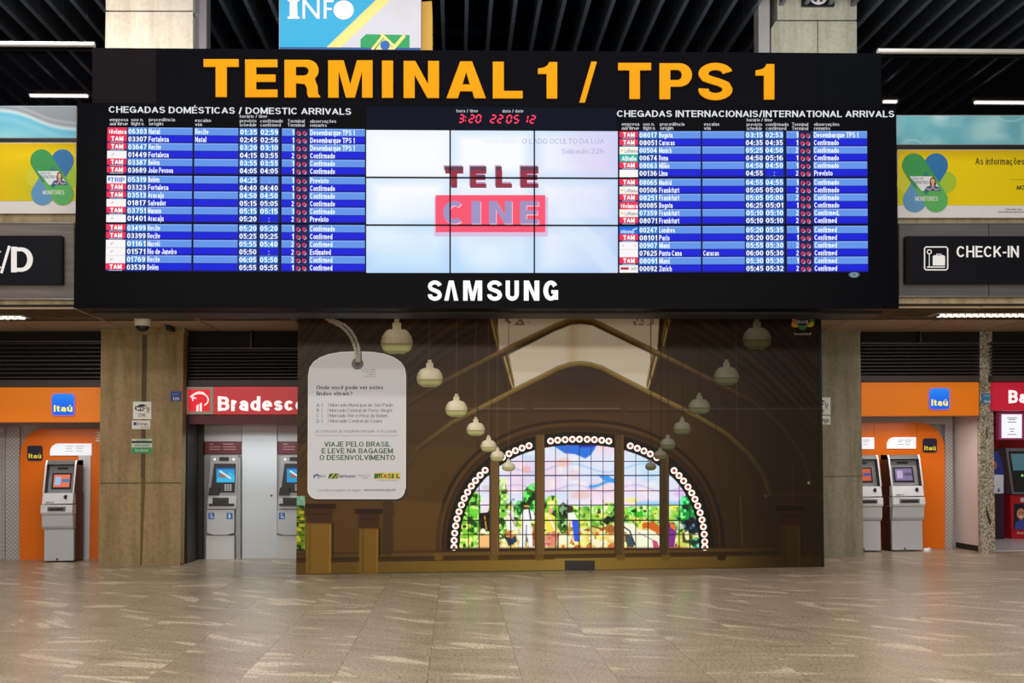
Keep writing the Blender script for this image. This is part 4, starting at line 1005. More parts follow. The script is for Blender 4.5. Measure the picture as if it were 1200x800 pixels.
# dome camera
t = thing('dome_camera', P(167, 366, 13.3), 'white dome security camera hanging under the board beside the left column', 'camera')
def lathe(acc, prof, c, m_, n=24):
    vs = []; 
    for r, z in prof: vs += [(c.x + r * math.cos(2 * math.pi * i / n), c.y + r * math.sin(2 * math.pi * i / n), c.z + z) for i in range(n)]
    fs = []
    for j in range(len(prof) - 1):
        fs += [[j * n + i, j * n + (i + 1) % n, (j + 1) * n + (i + 1) % n, (j + 1) * n + i] for i in range(n)]
    acc.add(vs, fs, m_)
c_ = P(167, 366, 13.3)
a = Acc(); lathe(a, [(0, .02), (.06, .02), (.06, -.02), (.098, -.025), (.1, -.035), (.1, -.085), (.103, -.087), (.103, -.093), (.1, -.095), (.096, -.17), (.09, -.18)], c_, mat('camera_white', (225, 222, 215), .35)); a.build('body', t, smooth=True)
a = Acc(); lathe(a, [(.088, -.178)] + [(.086 * math.cos(q_ * math.pi / 16), -.18 - .075 * math.sin(q_ * math.pi / 16)) for q_ in range(0, 9)], c_, mat('smoked_dome', (10, 10, 12), .08)); a.build('dome', t, smooth=True)
a = Acc(); a.box(c_.x - .02, c_.x + .02, c_.y - .02, c_.y + .02, c_.z, SOFZ, DARK); a.build('stem', t)
t = thing('camera_arm', P(195, 375, 14.4), 'thin dark metal arm behind the dome camera at the column head', 'bracket')
a = Acc(); A, B = P(178, 372, 14.3), P(196, 383, 14.7)
a.add([A, A + Vector((0, 0, .04)), B + Vector((0, 0, .05)), B, A + Vector((.03, 0, 0)), A + Vector((.03, 0, .04)), B + Vector((.03, 0, .05)), B + Vector((.03, 0, 0))], [(0, 1, 2, 3), (4, 7, 6, 5), (0, 4, 5, 1), (3, 2, 6, 7), (1, 5, 6, 2), (0, 3, 7, 4)], DARK)
a.slab(194, 376, 199, 386, 14.65, .28, DARK); a.build('arm', t)

#==============================================================================================
# SIGNS ON THE COLUMNS
#==============================================================================================
def wifi(x0, x1, y0, y1, Y, label):
    t = thing('wireless_sign', (P((x0 + x1) / 2, y1, Y).x, Y, P(160, y1, Y).z), label, 'sign')
    Acc().slab(x0, y0, x1, y1, Y, .008, ink(226, 226, 220), .01).build('plate', t)
    a = Acc(); cx, cy = (x0 + x1) / 2, y0 + 8
    K = ink(16, 16, 16); Wp = ink(235, 235, 230)
    a.disc(cx, cy - 1.5, 6, 3.6, Y, K, .0125, 20); a.quad([(cx - 8.3, cy - 2.5), (cx + 4, cy - 3.4), (cx + 8.6, cy - 1), (cx + 8.3, cy + 2.6), (cx - 4, cy + 3), (cx - 8.6, cy + .8)], Y, K, .012)
    a.disc(cx + 3.9, cy, 3.9, 2.9, Y, Wp, .0135, 18)
    a.text('Wi', cx - 7, cx - .3, cy - 1.8, cy + 1.8, Y, Wp, .014, .05); a.text('Fi', cx + 1.2, cx + 6.4, cy - 1.8, cy + 1.8, Y, K, .0145, .05)
    a.stroke([(cx + 5.6, cy + 3.2), (cx + 7.6, cy + 5)], 1, Y, K, .013)
    a.text('ZONE', cx - 5, cx + 4.4, cy + 5.8, cy + 9.6, Y, K, .0125, .015)
    a.build('emblem', t)
    return t
wifi(155.8, 177.3, 470.5, 491, YCL, 'white wireless zone sign on the left tan column')
wifi(950.5, 973.2, 465.5, 485.5, YCR, 'white wireless zone sign half hidden on the right column')
def plate(x0, x1, y0, y1, Y, c, label, items, cat='sign', name='notice_plate'):
    t = thing(name, (P((x0 + x1) / 2, y1, Y).x, Y, P((x0 + x1) / 2, y1, Y).z), label, cat)
    Acc().slab(x0, y0, x1, y1, Y, .008, ink(*c), .01).build('plate', t)
    a = Acc()
    for it in items:
        if it[0] == 't': a.text(it[1], it[2], it[3], it[4], it[5], Y, ink(*it[6]), .0135, it[7] if len(it) > 7 else .01)
        else: a.rect(it[1], it[2], it[3], it[4], Y, ink(*it[5]), .012)
    a.build('lettering', t)
plate(154.6, 176, 492.5, 502.6, YCL, (222, 222, 216), 'small white provider plate under the wireless sign on the left column', [('r', 156.5, 494.5, 160, 498, (30, 60, 120)), ('t', 'Boingo', 161, 173, 494.5, 498, (50, 50, 60)), ('t', 'wi-fi zone', 165, 175, 499.2, 501.4, (60, 60, 70))])
plate(951, 973.2, 487, 497.2, YCR, (222, 222, 216), 'small white provider plate under the wireless sign on the right column', [('t', 'Boingo', 956, 971.5, 489, 495, (40, 40, 50), .03)])
plate(154.2, 178.3, 514, 531, YCL, (196, 214, 196), 'green and white notice on the left column below the wireless sign', [('r', 154.4, 516.5, 178.1, 519, (20, 26, 22)), ('r', 154.4, 524.2, 178.1, 530.8, (36, 150, 84)), ('t', 'SOS WI-FI', 160, 173, 514.5, 516.2, (30, 60, 40)), ('t', 'internet gratuita', 158, 175, 520, 523, (70, 90, 76)), ('t', 'free internet', 158, 174, 525.6, 529, (220, 235, 225))])
plate(199.8, 212, 458.4, 470, YCL, (24, 62, 150), 'small blue number plate on the right edge of the tan column', [('t', '126', 202.6, 210, 465.2, 468.8, (225, 230, 240), .03), ('t', 'setor', 202, 209, 460.5, 462.6, (150, 170, 210))])
plate(1151, 1161.6, 461, 473, 15.63, (30, 130, 180), 'small blue number plate on the speckled granite pillar', [('t', '193', 1153, 1160.4, 468.8, 472, (230, 236, 240), .03), ('t', 'ramal', 1153, 1160, 462.3, 464.2, (200, 220, 230))])

#==============================================================================================
# SHOP FRONTS
#==============================================================================================
ORG = mat('bank_orange', (238, 122, 20), .32); ORG2 = mat('bank_orange_deep', (222, 108, 10), .28); ORGF = mat('fascia_orange', (246, 134, 18), .35, emit=(240, 120, 20), es=.12)
SLAT = mat('louvre_slat', (66, 57, 61), .4, .3); LBACK = mat('louvre_back', (12, 10, 12), .8)
def louvre(x0, x1, y0, ya, yb, y1, Y, label, mull=(), n=9):
    t = thing('louvre_grille', (P((x0 + x1) / 2, y1, Y).x, Y, P((x0 + x1) / 2, y1, Y).z), label, 'grille')
    Acc().slab(x0, y0 - 8, x1, y1, Y, .04, LBACK, -.12).build('backing', t)
    Acc().slab(x0, ya - 2, x1, ya, Y, .1, SLAT).build('rail', t)
    Acc().slab(x0, yb, x1, y1 - .7, Y, .12, mat('louvre_sill', (58, 48, 48), .5)).build('sill', t)
    for mx_ in mull: Acc().slab(mx_ - .8, y0, mx_ + .8, ya - 2, Y, .1, SLAT).build('mullion', t)
    for i in range(n):
        y = lerp(ya + 1.2, yb - 3.2, i / (n - 1)); A = P(x0, y, Y); B = P(x1, y, Y)
        b = Acc(); h = .028
        z = (A.z + B.z) / 2
        b.add([(A.x, Y, z), (B.x, Y, z), (B.x, Y, z - .012), (A.x, Y, z - .012), (A.x, Y + .08, z + h), (B.x, Y + .08, z + h), (B.x, Y + .08, z + h - .012), (A.x, Y + .08, z + h - .012)],
              [(0, 1, 5, 4), (3, 7, 6, 2), (0, 3, 2, 1), (4, 5, 6, 7), (0, 4, 7, 3), (1, 2, 6, 5)], SLAT)
        b.build('slat', t)
YLf = 15.25
louvre(-120, 118, 386, 401, 445, 454, YLf, 'dark louvre grille above the left orange bank fascia')
louvre(217, 420, 382, 409, 445, 453, YLf, 'dark louvre grille above the red bank sign with the tree emblem', (294,))
louvre(1009, 1148, 382, 403, 440, 447.5, 15.5, 'dark louvre grille above the right orange bank fascia', (1079.0,))
louvre(1163, 1330, 382, 403, 440, 447.5, 15.5, 'dark louvre grille above the crimson bank fascia at the right edge')

# --- back walls of the booths
wl = Acc(); wl.box(-14, -4.9, 16.28, 16.4, 0, SOFZ, mat('booth_grey', (168, 164, 166), .5)); wl.build('wall_booth_left', kind='structure')
Acc().box(-4.9, 4.9, 16.35, 16.5, 0, SOFZ, mat('booth_dark', (60, 56, 56), .6)).build('wall_booth_middle', kind='structure')
Acc().box(4.9, 8.28, 16.68, 16.8, 0, SOFZ, mat('booth_grey')).build('wall_booth_right', kind='structure')
Acc().box(8.3, 14, 18.9, 19.0, 0, SOFZ, mat('booth_red', (130, 20, 34), .5)).build('wall_far_bank', kind='structure')

def bankfascia(x0, x1, y0, y1, Y, lx0, lx1, ly0, ly1, label):
    t = thing('bank_fascia', (P((x0 + x1) / 2, y1, Y).x, Y, P((x0 + x1) / 2, y1, Y).z), label, 'sign')
    bevel(Acc().prism([(x0, y0), (x0, y1), (x1, y1 - .5), (x1, y0 - .3)], Y, .3, ORGF).build('fascia_box', t), .01)
    def rr(x0, x1, y0, y1, r):
        pts = []
        for cx, cy, a0 in ((x1 - r, y0 + r, -90), (x1 - r, y1 - r, 0), (x0 + r, y1 - r, 90), (x0 + r, y0 + r, 180)):
            pts += [(cx + r * math.cos(math.radians(a0 + k * 22.5)), cy + r * math.sin(math.radians(a0 + k * 22.5))) for k in range(5)]
        return pts
    a = Acc(); a.prism(rr(lx0 - .8, lx1 + .8, ly0 - .8, ly1 + .8, 4.4), Y, .03, mat('logo_halo', (150, 110, 190), .4, emit=(160, 110, 200), es=.4), .03)
    p = a.build('logo_box', t)
    pp = Paint(lx0, lx1, ly0, ly1, .6); pp.fill((18, 100, 232)); pp.mix(np.clip((ly0 + 15 - pp.Y) / 14, 0, 1) * .7, (40, 150, 250))
    m_ = pp.inside(rr(lx0, lx1, ly0, ly1, 4)); pp.build('logo_face', YFAC(Y), vc_mat('logo_glow', 1.0), p, .034, m_)
    b = Acc(); b.text('Itaú', lx0 + 2, lx1 - 2.2, ly0 + (ly1 - ly0) * .52, ly0 + (ly1 - ly0) * .83, Y, glow(255, 240, 96, 1.1), .038, .05); b.build('logo_lettering', p)
    return t
YFAC = lambda Y: Y
bankfascia(-120, 118, 454, 494.6, YLf, 61, 87, 461.5, 486.5, 'orange bank fascia with a glowing blue logo at the left edge')
bankfascia(1009.5, 1147, 448, 487, 15.5, 1089.5, 1112.8, 455, 479.5, 'orange bank fascia with a glowing blue logo beside the granite pillar')

def small_logo(x0, x1, y0, y1, Y, label):
    t = thing('logo_plaque', (P((x0 + x1) / 2, y1, Y).x, Y, P((x0 + x1) / 2, y1, Y).z), label, 'sign')
    r = 2.5; pts = []
    for cx, cy, a0 in ((x1 - r, y0 + r, -90), (x1 - r, y1 - r, 0), (x0 + r, y1 - r, 90), (x0 + r, y0 + r, 180)):
        pts += [(cx + r * math.cos(math.radians(a0 + k * 30)), cy + r * math.sin(math.radians(a0 + k * 30))) for k in range(4)]
    Acc().prism(pts, Y, .015, ink(18, 20, 50), .015).build('plaque', t)
    Acc().text('Itaú', x0 + 1.6, x1 - 1.4, y0 + (y1 - y0) * .53, y0 + (y1 - y0) * .84, Y, mat('logo_yellow', (225, 205, 50), .5, emit=(220, 200, 40), es=.35), .019, .04).build('lettering', t)

# --- left orange booth
YO = 16.2
t = thing('booth_panel', (P(70, 657, YO).x, YO, 0), 'orange booth wall with rounded upper left corner behind the left cash machine', 'wall panel')
pts = [(23, 657)] + [(23.5, 535)] + [(52 + 28 * math.cos(math.radians(180 + k * 9)), 531 + 29 * math.sin(math.radians(180 + k * 9))) for k in range(1, 11)] + [(130, 502), (130, 657)]
Acc().prism(pts, YO, .04, ORG2, .03, floor=True, tri=True).build('orange_panel', t)
Acc().prism([(92, 533), (92, 657), (104.5, 657), (106.5, 522)], YO, .03, mat('pale_strip', (206, 206, 214), .4), .05, floor=True).build('grey_strip', t)
Acc().slab(2, 500, 23, 657, YO, .03, DOTS, -.02, floor=True).build('dotted_panel', t)
Acc().slab(-60, 500, 2, 657, YO, .03, mat('booth_grey'), -.02, floor=True).build('plain_panel', t)
Acc().slab(3.4, 500, 5.2, 657, YO, .05, mat('pipe_pale'), .03, floor=True).build('edge_post', t)
Acc().text('3', 111.4, 117.6, 505.5, 514.5, YO, mat('number_white', (220, 210, 205), .5), .036, .03).rect(112, 515.3, 117, 517, YO, MATS['number_white'], .036).build('number', t)
small_logo(32, 49.7, 522, 539.6, YO - .032, 'small dark blue bank plaque on the orange wall left of the cash machine')
LITE = mat('lit_panel', (200, 204, 214), .4, emit=(236, 240, 248), es=.52)
def niche(x0, x1, y0, y1, Y, r, label, mir=False):
    t = thing('machine_header', (P((x0 + x1) / 2, y1, Y).x, Y, P((x0 + x1) / 2, y1, Y).z), label, 'sign')
    pts = [(x0, y1)] + [(x0 + r + r * math.cos(math.radians(180 + k * 15)), y0 + r + r * math.sin(math.radians(180 + k * 15))) for k in range(7)] + [(x1, y0), (x1, y1)]
    Acc().prism(pts, Y, .02, LITE, .06).build('lit_face', t)
    a = Acc(); g_ = ink(150, 155, 165)
    for i, (u, v, l) in enumerate(((.38, .22, .25), (.38, .38, .2), (.62, .22, .3), (.62, .38, .24), (.36, .6, .28), (.62, .6, .2))):
        a.rect(x0 + (x1 - x0) * u, y0 + (y1 - y0) * v, x0 + (x1 - x0) * (u + l * .75), y0 + (y1 - y0) * v + .6, Y, g_, .0625)
    a.build('small_print', t)
niche(58.5, 107, 519.5, 533.5, YO, 10, 'lit white header above the left cash machine')

# --- cash machine builder (two kinds)
AW = mat('machine_grey', (186, 188, 196), .4); AW2 = mat('machine_light', (214, 216, 222), .35); AD = mat('machine_dark', (34, 34, 38), .4); ADK = mat('machine_slot', (16, 16, 18), .4)
def profile(acc, pr, x0, x1, m_):
    n = len(pr)
    vs = [(x0, y, z) for y, z in pr] + [(x1, y, z) for y, z in pr]
    tr = tessellate_polygon([[Vector((y, z, 0)) for y, z in pr]])
    acc.add(vs, [list(q) for q in tr] + [[n + i for i in q] for q in tr] + [[i, (i + 1) % n, n + (i + 1) % n, n + i] for i in range(n)], m_)
def cash_machine(cx, yf, wd, H, label, scr, scr2):
    """cx centre, yf front of the cabinet; front faces -Y"""
    t = thing('cash_machine', (cx, yf, 0), label, 'cash machine', 'grey cash machines in the orange booths')
    k = H / 1.55; X0, X1 = cx - wd / 2, cx + wd / 2
    z = lambda v: v * k
    a = Acc(); a.box(X0 + .012, X1 - .012, yf, yf + .36, 0.02, z(.5), AW); bevel(a.build('lower_cabinet', t), .008)
    a = Acc(); profile(a, [(yf + .36, z(.5)), (yf - .02, z(.505)), (yf - .055, z(.55)), (yf - .06, z(.72)), (yf + .36, z(.72))], X0 + .004, X1 - .004, AW)
    d_ = a.build('safe_door', t); bevel(d_, .006)
    Acc().box(X0 + .2, X0 + .22, yf - .01, yf, .03, .06, ADK).build('foot_lock', t)
    a = Acc(); profile(a, [(yf + .36, z(.725)), (yf - .075, z(.725)), (yf - .1, z(.76)), (yf - .09, z(.87)), (yf + .36, z(.89))], X0, X1, AW2)
    s_ = a.build('shelf', t); bevel(s_, .006)
    a = Acc(); a.box(X0 + .1, X1 - .1, yf - .112, yf - .09, z(.78), z(.845), mat('machine_frame', (110, 110, 116), .4)); a.box(X0 + .125, X1 - .125, yf - .118, yf - .11, z(.79), z(.825), AD); a.build('cash_slot', s_)
    a = Acc(); profile(a, [(yf + .36, z(.89)), (yf - .07, z(.89)), (yf - .035, z(1.05)), (yf + .36, z(1.05))], X0 + .006, X1 - .006, AW2)
    kp = a.build('key_panel', t); bevel(kp, .004)
    a = Acc(); a.box(X1 - .13, X1 - .095, yf - .066, yf - .04, z(.96), z(1.02), ADK); a.box(X1 - .145, X1 - .13, yf - .062, yf - .04, z(.98), z(1.0), ADK); a.build('card_slot', kp)
    a = Acc(); a.box(X0 + .06, X0 + .18, yf - .078, yf - .06, z(.905), z(.925), AW); a.box(X0 + .08, X0 + .1, yf - .082, yf - .07, z(.908), z(.92), ADK); a.build('receipt_slot', kp)
    Acc().box(X0 - .001, X1 + .001, yf + .05, yf + .365, .015, z(1.051), AD).build('side_shell', t, label='dark side casing')
    # head: two cheeks, roof, recessed fascia
    cheek = [(yf + .36, z(1.05)), (yf - .035, z(1.05)), (yf + .02, z(1.3)), (yf + .065, z(1.49)), (yf + .1, z(1.545)), (yf + .36, z(1.55))]
    a = Acc(); profile(a, cheek, X0 + .006, X0 + .03, AD); bevel(a.build('cheek', t, label='dark side panel'), .003, 1)
    a = Acc(); profile(a, cheek, X1 - .03, X1 - .006, AD); bevel(a.build('cheek', t, label='dark side panel'), .003, 1)
    a = Acc(); ed = [(yf - .043, z(1.05)), (yf + .012, z(1.3)), (yf + .057, z(1.49)), (yf + .092, z(1.552)), (yf + .115, z(1.552)), (yf + .075, z(1.49)), (yf + .03, z(1.3)), (yf - .025, z(1.05))]
    profile(a, ed, X0, X0 + .022, AW2); profile(a, ed, X1 - .022, X1, AW2); a.build('edge_trim', t)
    a = Acc(); profile(a, [(yf + .06, z(1.485)), (yf + .095, z(1.548)), (yf + .36, z(1.553)), (yf + .36, z(1.47))], X0 + .006, X1 - .006, AD); a.build('hood', t)
    a = Acc(); profile(a, [(yf + .06, z(1.055)), (yf + .15, z(1.47)), (yf + .36, z(1.47)), (yf + .36, z(1.055))], X0 + .03, X1 - .03, mat('machine_recess', (120, 122, 130), .45))
    fc = a.build('screen_surround', t)
    def onf(u0, u1, v0, v1, off, m_):
        b = Acc(); q = []
        for u, v in ((u0, v0), (u1, v0), (u1, v1), (u0, v1)):
            q.append((lerp(X0 + .03, X1 - .03, u), lerp(yf + .06, yf + .15, v) - off, lerp(z(1.055), z(1.47), v)))
        return q
    b = Acc(); b.add(onf(.13, .86, .12, .72, .004, None), [(0, 1, 2, 3)], ADK); b.build('screen_bezel', fc)
    b = Acc(); b.add(onf(.2, .8, .2, .66, .008, None), [(0, 1, 2, 3)], scr); b.add(onf(.26, .46, .28, .58, .01, None), [(0, 1, 2, 3)], scr2[0]); b.add(onf(.52, .79, .38, .5, .01, None), [(0, 1, 2, 3)], scr2[1]); b.build('screen', fc)
    b = Acc(); b.add(onf(.3, .7, .84, .93, .004, None), [(0, 1, 2, 3)], AD); b.build('reader_window', fc)
    return t
def atm_at(pxa, pxb, pyf, label, scr, scr2):
    A = G((pxa + pxb) / 2, pyf); Y = A.y
    x0, x1 = P(pxa, pyf, Y).x, P(pxb, pyf, Y).x
    cash_machine((x0 + x1) / 2, Y, x1 - x0, 1.53, label, scr, scr2)
atm_at(50.5, 87, 658.5, 'grey cash machine with an orange screen in the left orange booth', glow(228, 116, 84), (glow(140, 190, 230), glow(70, 120, 170)))
atm_at(1045, 1082.5, 645.8, 'grey cash machine with a purple screen beside the small dark plaque', glow(130, 110, 150), (glow(190, 170, 200), glow(90, 80, 110)))
atm_at(997, 1033.5, 646.6, 'grey cash machine cut off by the right concrete column', glow(200, 90, 60), (glow(230, 150, 90), glow(70, 80, 140)))

# --- right orange booth
YR = 16.55
t = thing('booth_panel', (P(1060, 644, YR).x, YR, 0), 'orange booth wall with rounded upper right corner behind two cash machines', 'wall panel')
pts = [(1107.5, 643.5), (960, 645), (960, 495)] + [(1077 + 30 * math.cos(math.radians(-90 + k * 9)), 526 + 31 * math.sin(math.radians(-90 + k * 9))) for k in range(0, 11)]
Acc().prism(pts, YR, .04, ORG2, .03, floor=True, tri=True).build('orange_panel', t)
Acc().slab(1107.5, 489, 1116.5, 643, YR, .03, DOTS, .0, floor=True).build('dotted_panel', t)
Acc().prism([(960, 488), (960, 497), (1116, 497), (1116, 488)], YR, .03, mat('booth_grey'), .01).build('top_panel', t)
a = Acc(); a.stroke([(1024.5, 496), (1024.5, 512)], .5, YR, ink(150, 64, 10), .034); a.stroke([(1074, 496), (1074, 512)], .5, YR, ink(150, 64, 10), .034); a.build('panel_joint', t)
small_logo(1081.6, 1098, 513.4, 530, YR - .032, 'small dark blue bank plaque on the orange wall right of the cash machine')
niche(1039.5, 1073.5, 512, 525.5, YR, 9, 'lit white header above the cash machine with the purple screen')
niche(990, 1024.5, 512.3, 526, YR, 9, 'lit white header above the cash machine beside the right column')
A, B = G(1149, 648.5), G(1116.5, 642.5)
sw = thing('booth_side_wall', (A.x, A.y, 0), 'pale side wall of the right orange booth next to the granite pillar', 'wall panel')
xw = P(1149, 560, 15.85).x
Acc().box(xw - .02, xw + .06, 15.74, 16.68, .09, 2.16, mat('side_wall_white', (224, 212, 210), .45)).build('panel', sw)
Acc().box(xw - .01, xw + .05, 15.74, 16.68, 0, .09, DARK).build('plinth', sw)
Acc().box(xw - .022, xw + .06, 15.82, 16.68, 2.16, SOFZ, DARK).build('upper_panel', sw)
t = thing('crumpled_paper', G(1086, 645.5), 'tiny white crumpled paper on the floor beside the right cash machine', 'litter')
bmm = bmesh.new(); bmesh.ops.create_icosphere(bmm, subdivisions=2, radius=.05)
for v in bmm.verts: v.co *= random.uniform(.6, 1.25); v.co.x *= 1.4; v.co.z = abs(v.co.z) * 1.1
me = bpy.data.meshes.new('paper_ball'); bmm.to_mesh(me); bmm.free(); me.materials.append(ink(235, 235, 235))
o = bpy.data.objects.new('paper_ball', me); COL.objects.link(o); o.parent = t; o.location = (0, 0, .0)

# --- red bank with the tree emblem
YBr = 15.25
REDF = mat('bank_red', (214, 40, 52), .35, emit=(200, 40, 50), es=.32); MAROON = mat('bank_maroon', (92, 14, 28), .45)
t = thing('bank_fascia', (P(285, 485, YBr).x, YBr, P(285, 497, YBr).z), 'red bank fascia with tree emblem and white lettering beside the tan column', 'sign')
bevel(Acc().slab(250, 453, 420, 485.3, YBr, .4, REDF).build('fascia_box', t), .006)
Acc().slab(217, 485.8, 420, 496.6, YBr, .35, MAROON, -.05).build('lower_trim', t)
a = Acc(); a.slab(217.4, 453, 250, 485.3, YBr, .4, mat('emblem_frame', (190, 182, 170), .4), .01); eb = a.build('emblem_box', t)
a = Acc(); RG = mat('emblem_red', (225, 14, 36), .4, emit=(230, 16, 40), es=.55); WG = mat('emblem_white', (240, 240, 240), .4, emit=(245, 242, 242), es=.6)
a.rect(220.8, 456.2, 246, 481.9, YBr, RG, .014)
a.stroke([(230, 466.5), (226, 466), (223, 464.6), (226, 462.4), (232, 460.8), (238, 461.2), (242.5, 464), (244.2, 468), (243, 472), (239.4, 474.8)], 1.5, YBr, WG, .017)
a.stroke([(226, 469.6), (225.6, 465), (228, 461), (233, 459), (238, 460), (240.4, 462)], 1.4, YBr, WG, .018)
a.quad([(230, 481.8), (230.2, 475), (232.8, 473.6), (232.8, 481.8)], YBr, WG, .017); a.quad([(234, 481.8), (234, 472.6), (236.6, 471.6), (236.6, 481.8)], YBr, WG, .017)
a.build('tree_emblem', eb)
Acc().text('Bradesco', 255.3, 358, 464.2, 481.3, YBr, mat('fascia_white', (246, 244, 244), .4, emit=(250, 248, 248), es=.75), .006, .055).build('lettering', t)
# side shutter
Acc().box(P(217, 560, 15.3).x, P(217, 560, 15.3).x + .05, 15.25, 16.3, 0, SOFZ, mat('shutter_dark', (24, 18, 20), .5)).build('trim_4', kind='structure')
t = thing('shutter_track', (P(222, 655, 16.0).x, 15.9, 0), 'dark ribbed shutter housing between the tan column and the red bank machines', 'shutter')
a = Acc(); xs_ = P(221, 560, 15.9).x; xe_ = P(237.5, 560, 15.9).x
a.box(xs_, xe_, 15.9, 15.99, 0, 2.3, mat('shutter_dark')); a.build('housing', t)
for i in range(22): Acc().box(xs_ + .02, xe_ - .03, 15.885, 15.9, .06 + i * .098, .06 + i * .098 + .06, mat('shutter_rib', (40, 32, 36), .45)).build('rib', t)
YW = 16.02
GW = mat('bank_wall', (190, 190, 194), .4); GW2 = mat('bank_door', (204, 210, 216), .3)
t = thing('bank_panelling', (P(300, 654, YW).x, YW, 0), 'pale grey bank wall with white door panel between two cash machines', 'wall panel')
Acc().slab(238, 496, 283, 517, YW, .1, GW).build('upper_panel', t)
Acc().slab(283.6, 496, 324.6, 653, YW, .1, GW2, .02, floor=True).build('door_panel', t, label='tall pale door panel')
Acc().slab(325.2, 496, 372, 517, YW, .1, GW).build('upper_panel', t)
Acc().slab(238, 532, 283, 654, YW, .08, mat('bank_frame', (140, 140, 146), .35, .3), -.01, floor=True).build('machine_surround', t)
Acc().slab(325.2, 532, 372, 654, YW, .08, mat('bank_frame'), -.01, floor=True).build('machine_surround', t)
a = Acc(); a.disc(318, 580.5, 1.4, 1.4, YW, ink(60, 60, 64), .023, 12); a.build('door_lock', t)
for x0, x1 in ((240, 283), (326, 372)):
    h = Acc().slab(x0, 517, x1, 531.5, YW, .08, MAROON, .03).build('maroon_header', t)
    a = Acc(); g_ = ink(190, 150, 155)
    for u, l in ((.12, .12), (.5, .28)): a.rect(lerp(x0, x1, u), 519.8, lerp(x0, x1, u + l), 520.5, YW, g_, .033)
    for u, l in ((.12, .3), (.5, .34)): a.rect(lerp(x0, x1, u), 523, lerp(x0, x1, u + l), 523.6, YW, g_, .033); a.rect(lerp(x0, x1, u), 526, lerp(x0, x1, u + l), 526.6, YW, g_, .033)
    a.build('small_print', h)
def bank_machine(px0, label):
    Y = YW - .12
    q = lambda x: px0 + (x - 240)
    t = thing('cash_machine', (P(q(258), 655, Y).x, Y, 0), label, 'cash machine', 'cash machines of the red bank')
    SIL = mat('machine_silver', (150, 152, 156), .35, .3); SL2 = mat('machine_silver_light', (196, 198, 200), .35)
    bevel(Acc().prism([(q(247), 533.5), (q(243.5), 580), (q(277.5), 580), (q(279), 533.5)], Y, .1, SIL).build('head', t), .006)
    a = Acc(); a.prism([(q(251), 543), (q(246.5), 577), (q(275), 577), (q(276.3), 543)], Y, .03, AD, .01); bz_ = a.build('black_fascia', t)
    pp = Paint(q(253.6), q(275), 548, 565, .7); X, Yy = pp.X - px0 + 240, pp.Y
    pp.fill((46, 150, 205)); pp.poly([(254, 561), (262, 556), (270, 553), (276, 558), (276, 565), (254, 565)], (60, 180, 225)); pp.mix(np.clip(1 - np.hypot((X - 262) / 7, (Yy - 557) / 3.2), 0, 1) * 2, (150, 100, 80)); pp.line([(px0 + 18, 552), (px0 + 30, 560)], 2, (225, 235, 240)); pp.mix((Yy < 549.6) * 1.0, (30, 90, 160))
    pp.build('screen', Y, vc_mat('atm_screen_print', 1.0), bz_, .014)
    a = Acc(); a.slab(q(257), 535.4, q(268), 539.8, Y, .02, ADK, .012); a.disc(q(251.6), 538, 1.5, 1.5, Y, glow(240, 240, 245), .004, 12); a.disc(q(273.8), 538, 1.8, 1.5, Y, glow(240, 240, 245), .004, 12); a.build('camera_window', t)
    a = Acc(); a.prism([(q(245.5), 571), (q(244), 580), (q(256), 580), (q(257), 571)], Y, .06, ADK, .05); a.build('palm_reader', t)
    a = Acc(); a.slab(q(262), 566.5, q(272), 575.5, Y, .03, mat('machine_dark'), .02)
    for i in range(4):
        for j in range(3): a.slab(q(263 + j * 3), 567.3 + i * 2, q(265.2 + j * 3), 568.8 + i * 2, Y, .01, ink(190, 195, 200), .025)
    a.build('keypad', t)
    bevel(Acc().prism([(q(244), 580.5), (q(243), 596), (q(276), 596), (q(277), 580.5)], Y, .12, SL2, .03).build('shelf', t), .006)
    a = Acc(); a.slab(q(249), 583, q(268), 591, Y, .03, AD, .035); a.slab(q(252), 586, q(265), 588, Y, .02, ADK, .045); a.slab(q(244.5), 590, q(274), 592.6, Y, .05, ADK, .06); a.build('cash_slot', t)
    bevel(Acc().prism([(q(242.6), 597), (q(242.6), 624), (q(250), 626.5), (q(266), 626.5), (q(274.3), 624), (q(274.3), 597)], Y, .12, SL2, .025).build('safe_door', t), .006)
    bevel(Acc().slab(q(241.5), 627.5, q(274.5), 655, Y, .1, mat('machine_silver_pale', (206, 206, 208), .35), floor=True).build('lower_cabinet', t), .006)
    Acc().slab(q(276.5), 536, q(281.5), 653, Y, .1, SIL, -.02, floor=True).build('side_rail', t)
    for x in (244.3, 265.5):
        s_ = Acc().slab(q(x), 600.6, q(x + 7), 608, Y, .004, ink(30, 110, 190), .03).build('sticker', t)
        a = Acc(); a.disc(q(x + 3.2), 602.2, .8, .8, Y, ink(235, 240, 245), .032, 8)
        if x < 250: a.ring(q(x + 3.6), 605.2, 1.1, 1.7, Y, ink(235, 240, 245), .032, 12, -10, 230); a.stroke([(q(x + 3.2), 602.6), (q(x + 3.4), 604.6), (q(x + 5.2), 605.2), (q(x + 5.8), 606.8)], .6, Y, ink(235, 240, 245), .032)
        else: a.rect(q(x + 2.4), 603.2, q(x + 4.4), 606.8, Y, ink(235, 240, 245), .032)
        a.build('symbol', s_)
bank_machine(240, 'silver cash machine with blue screen beside the dark shutter')
bank_machine(322.5, 'silver cash machine with blue screen cut off by the mural')

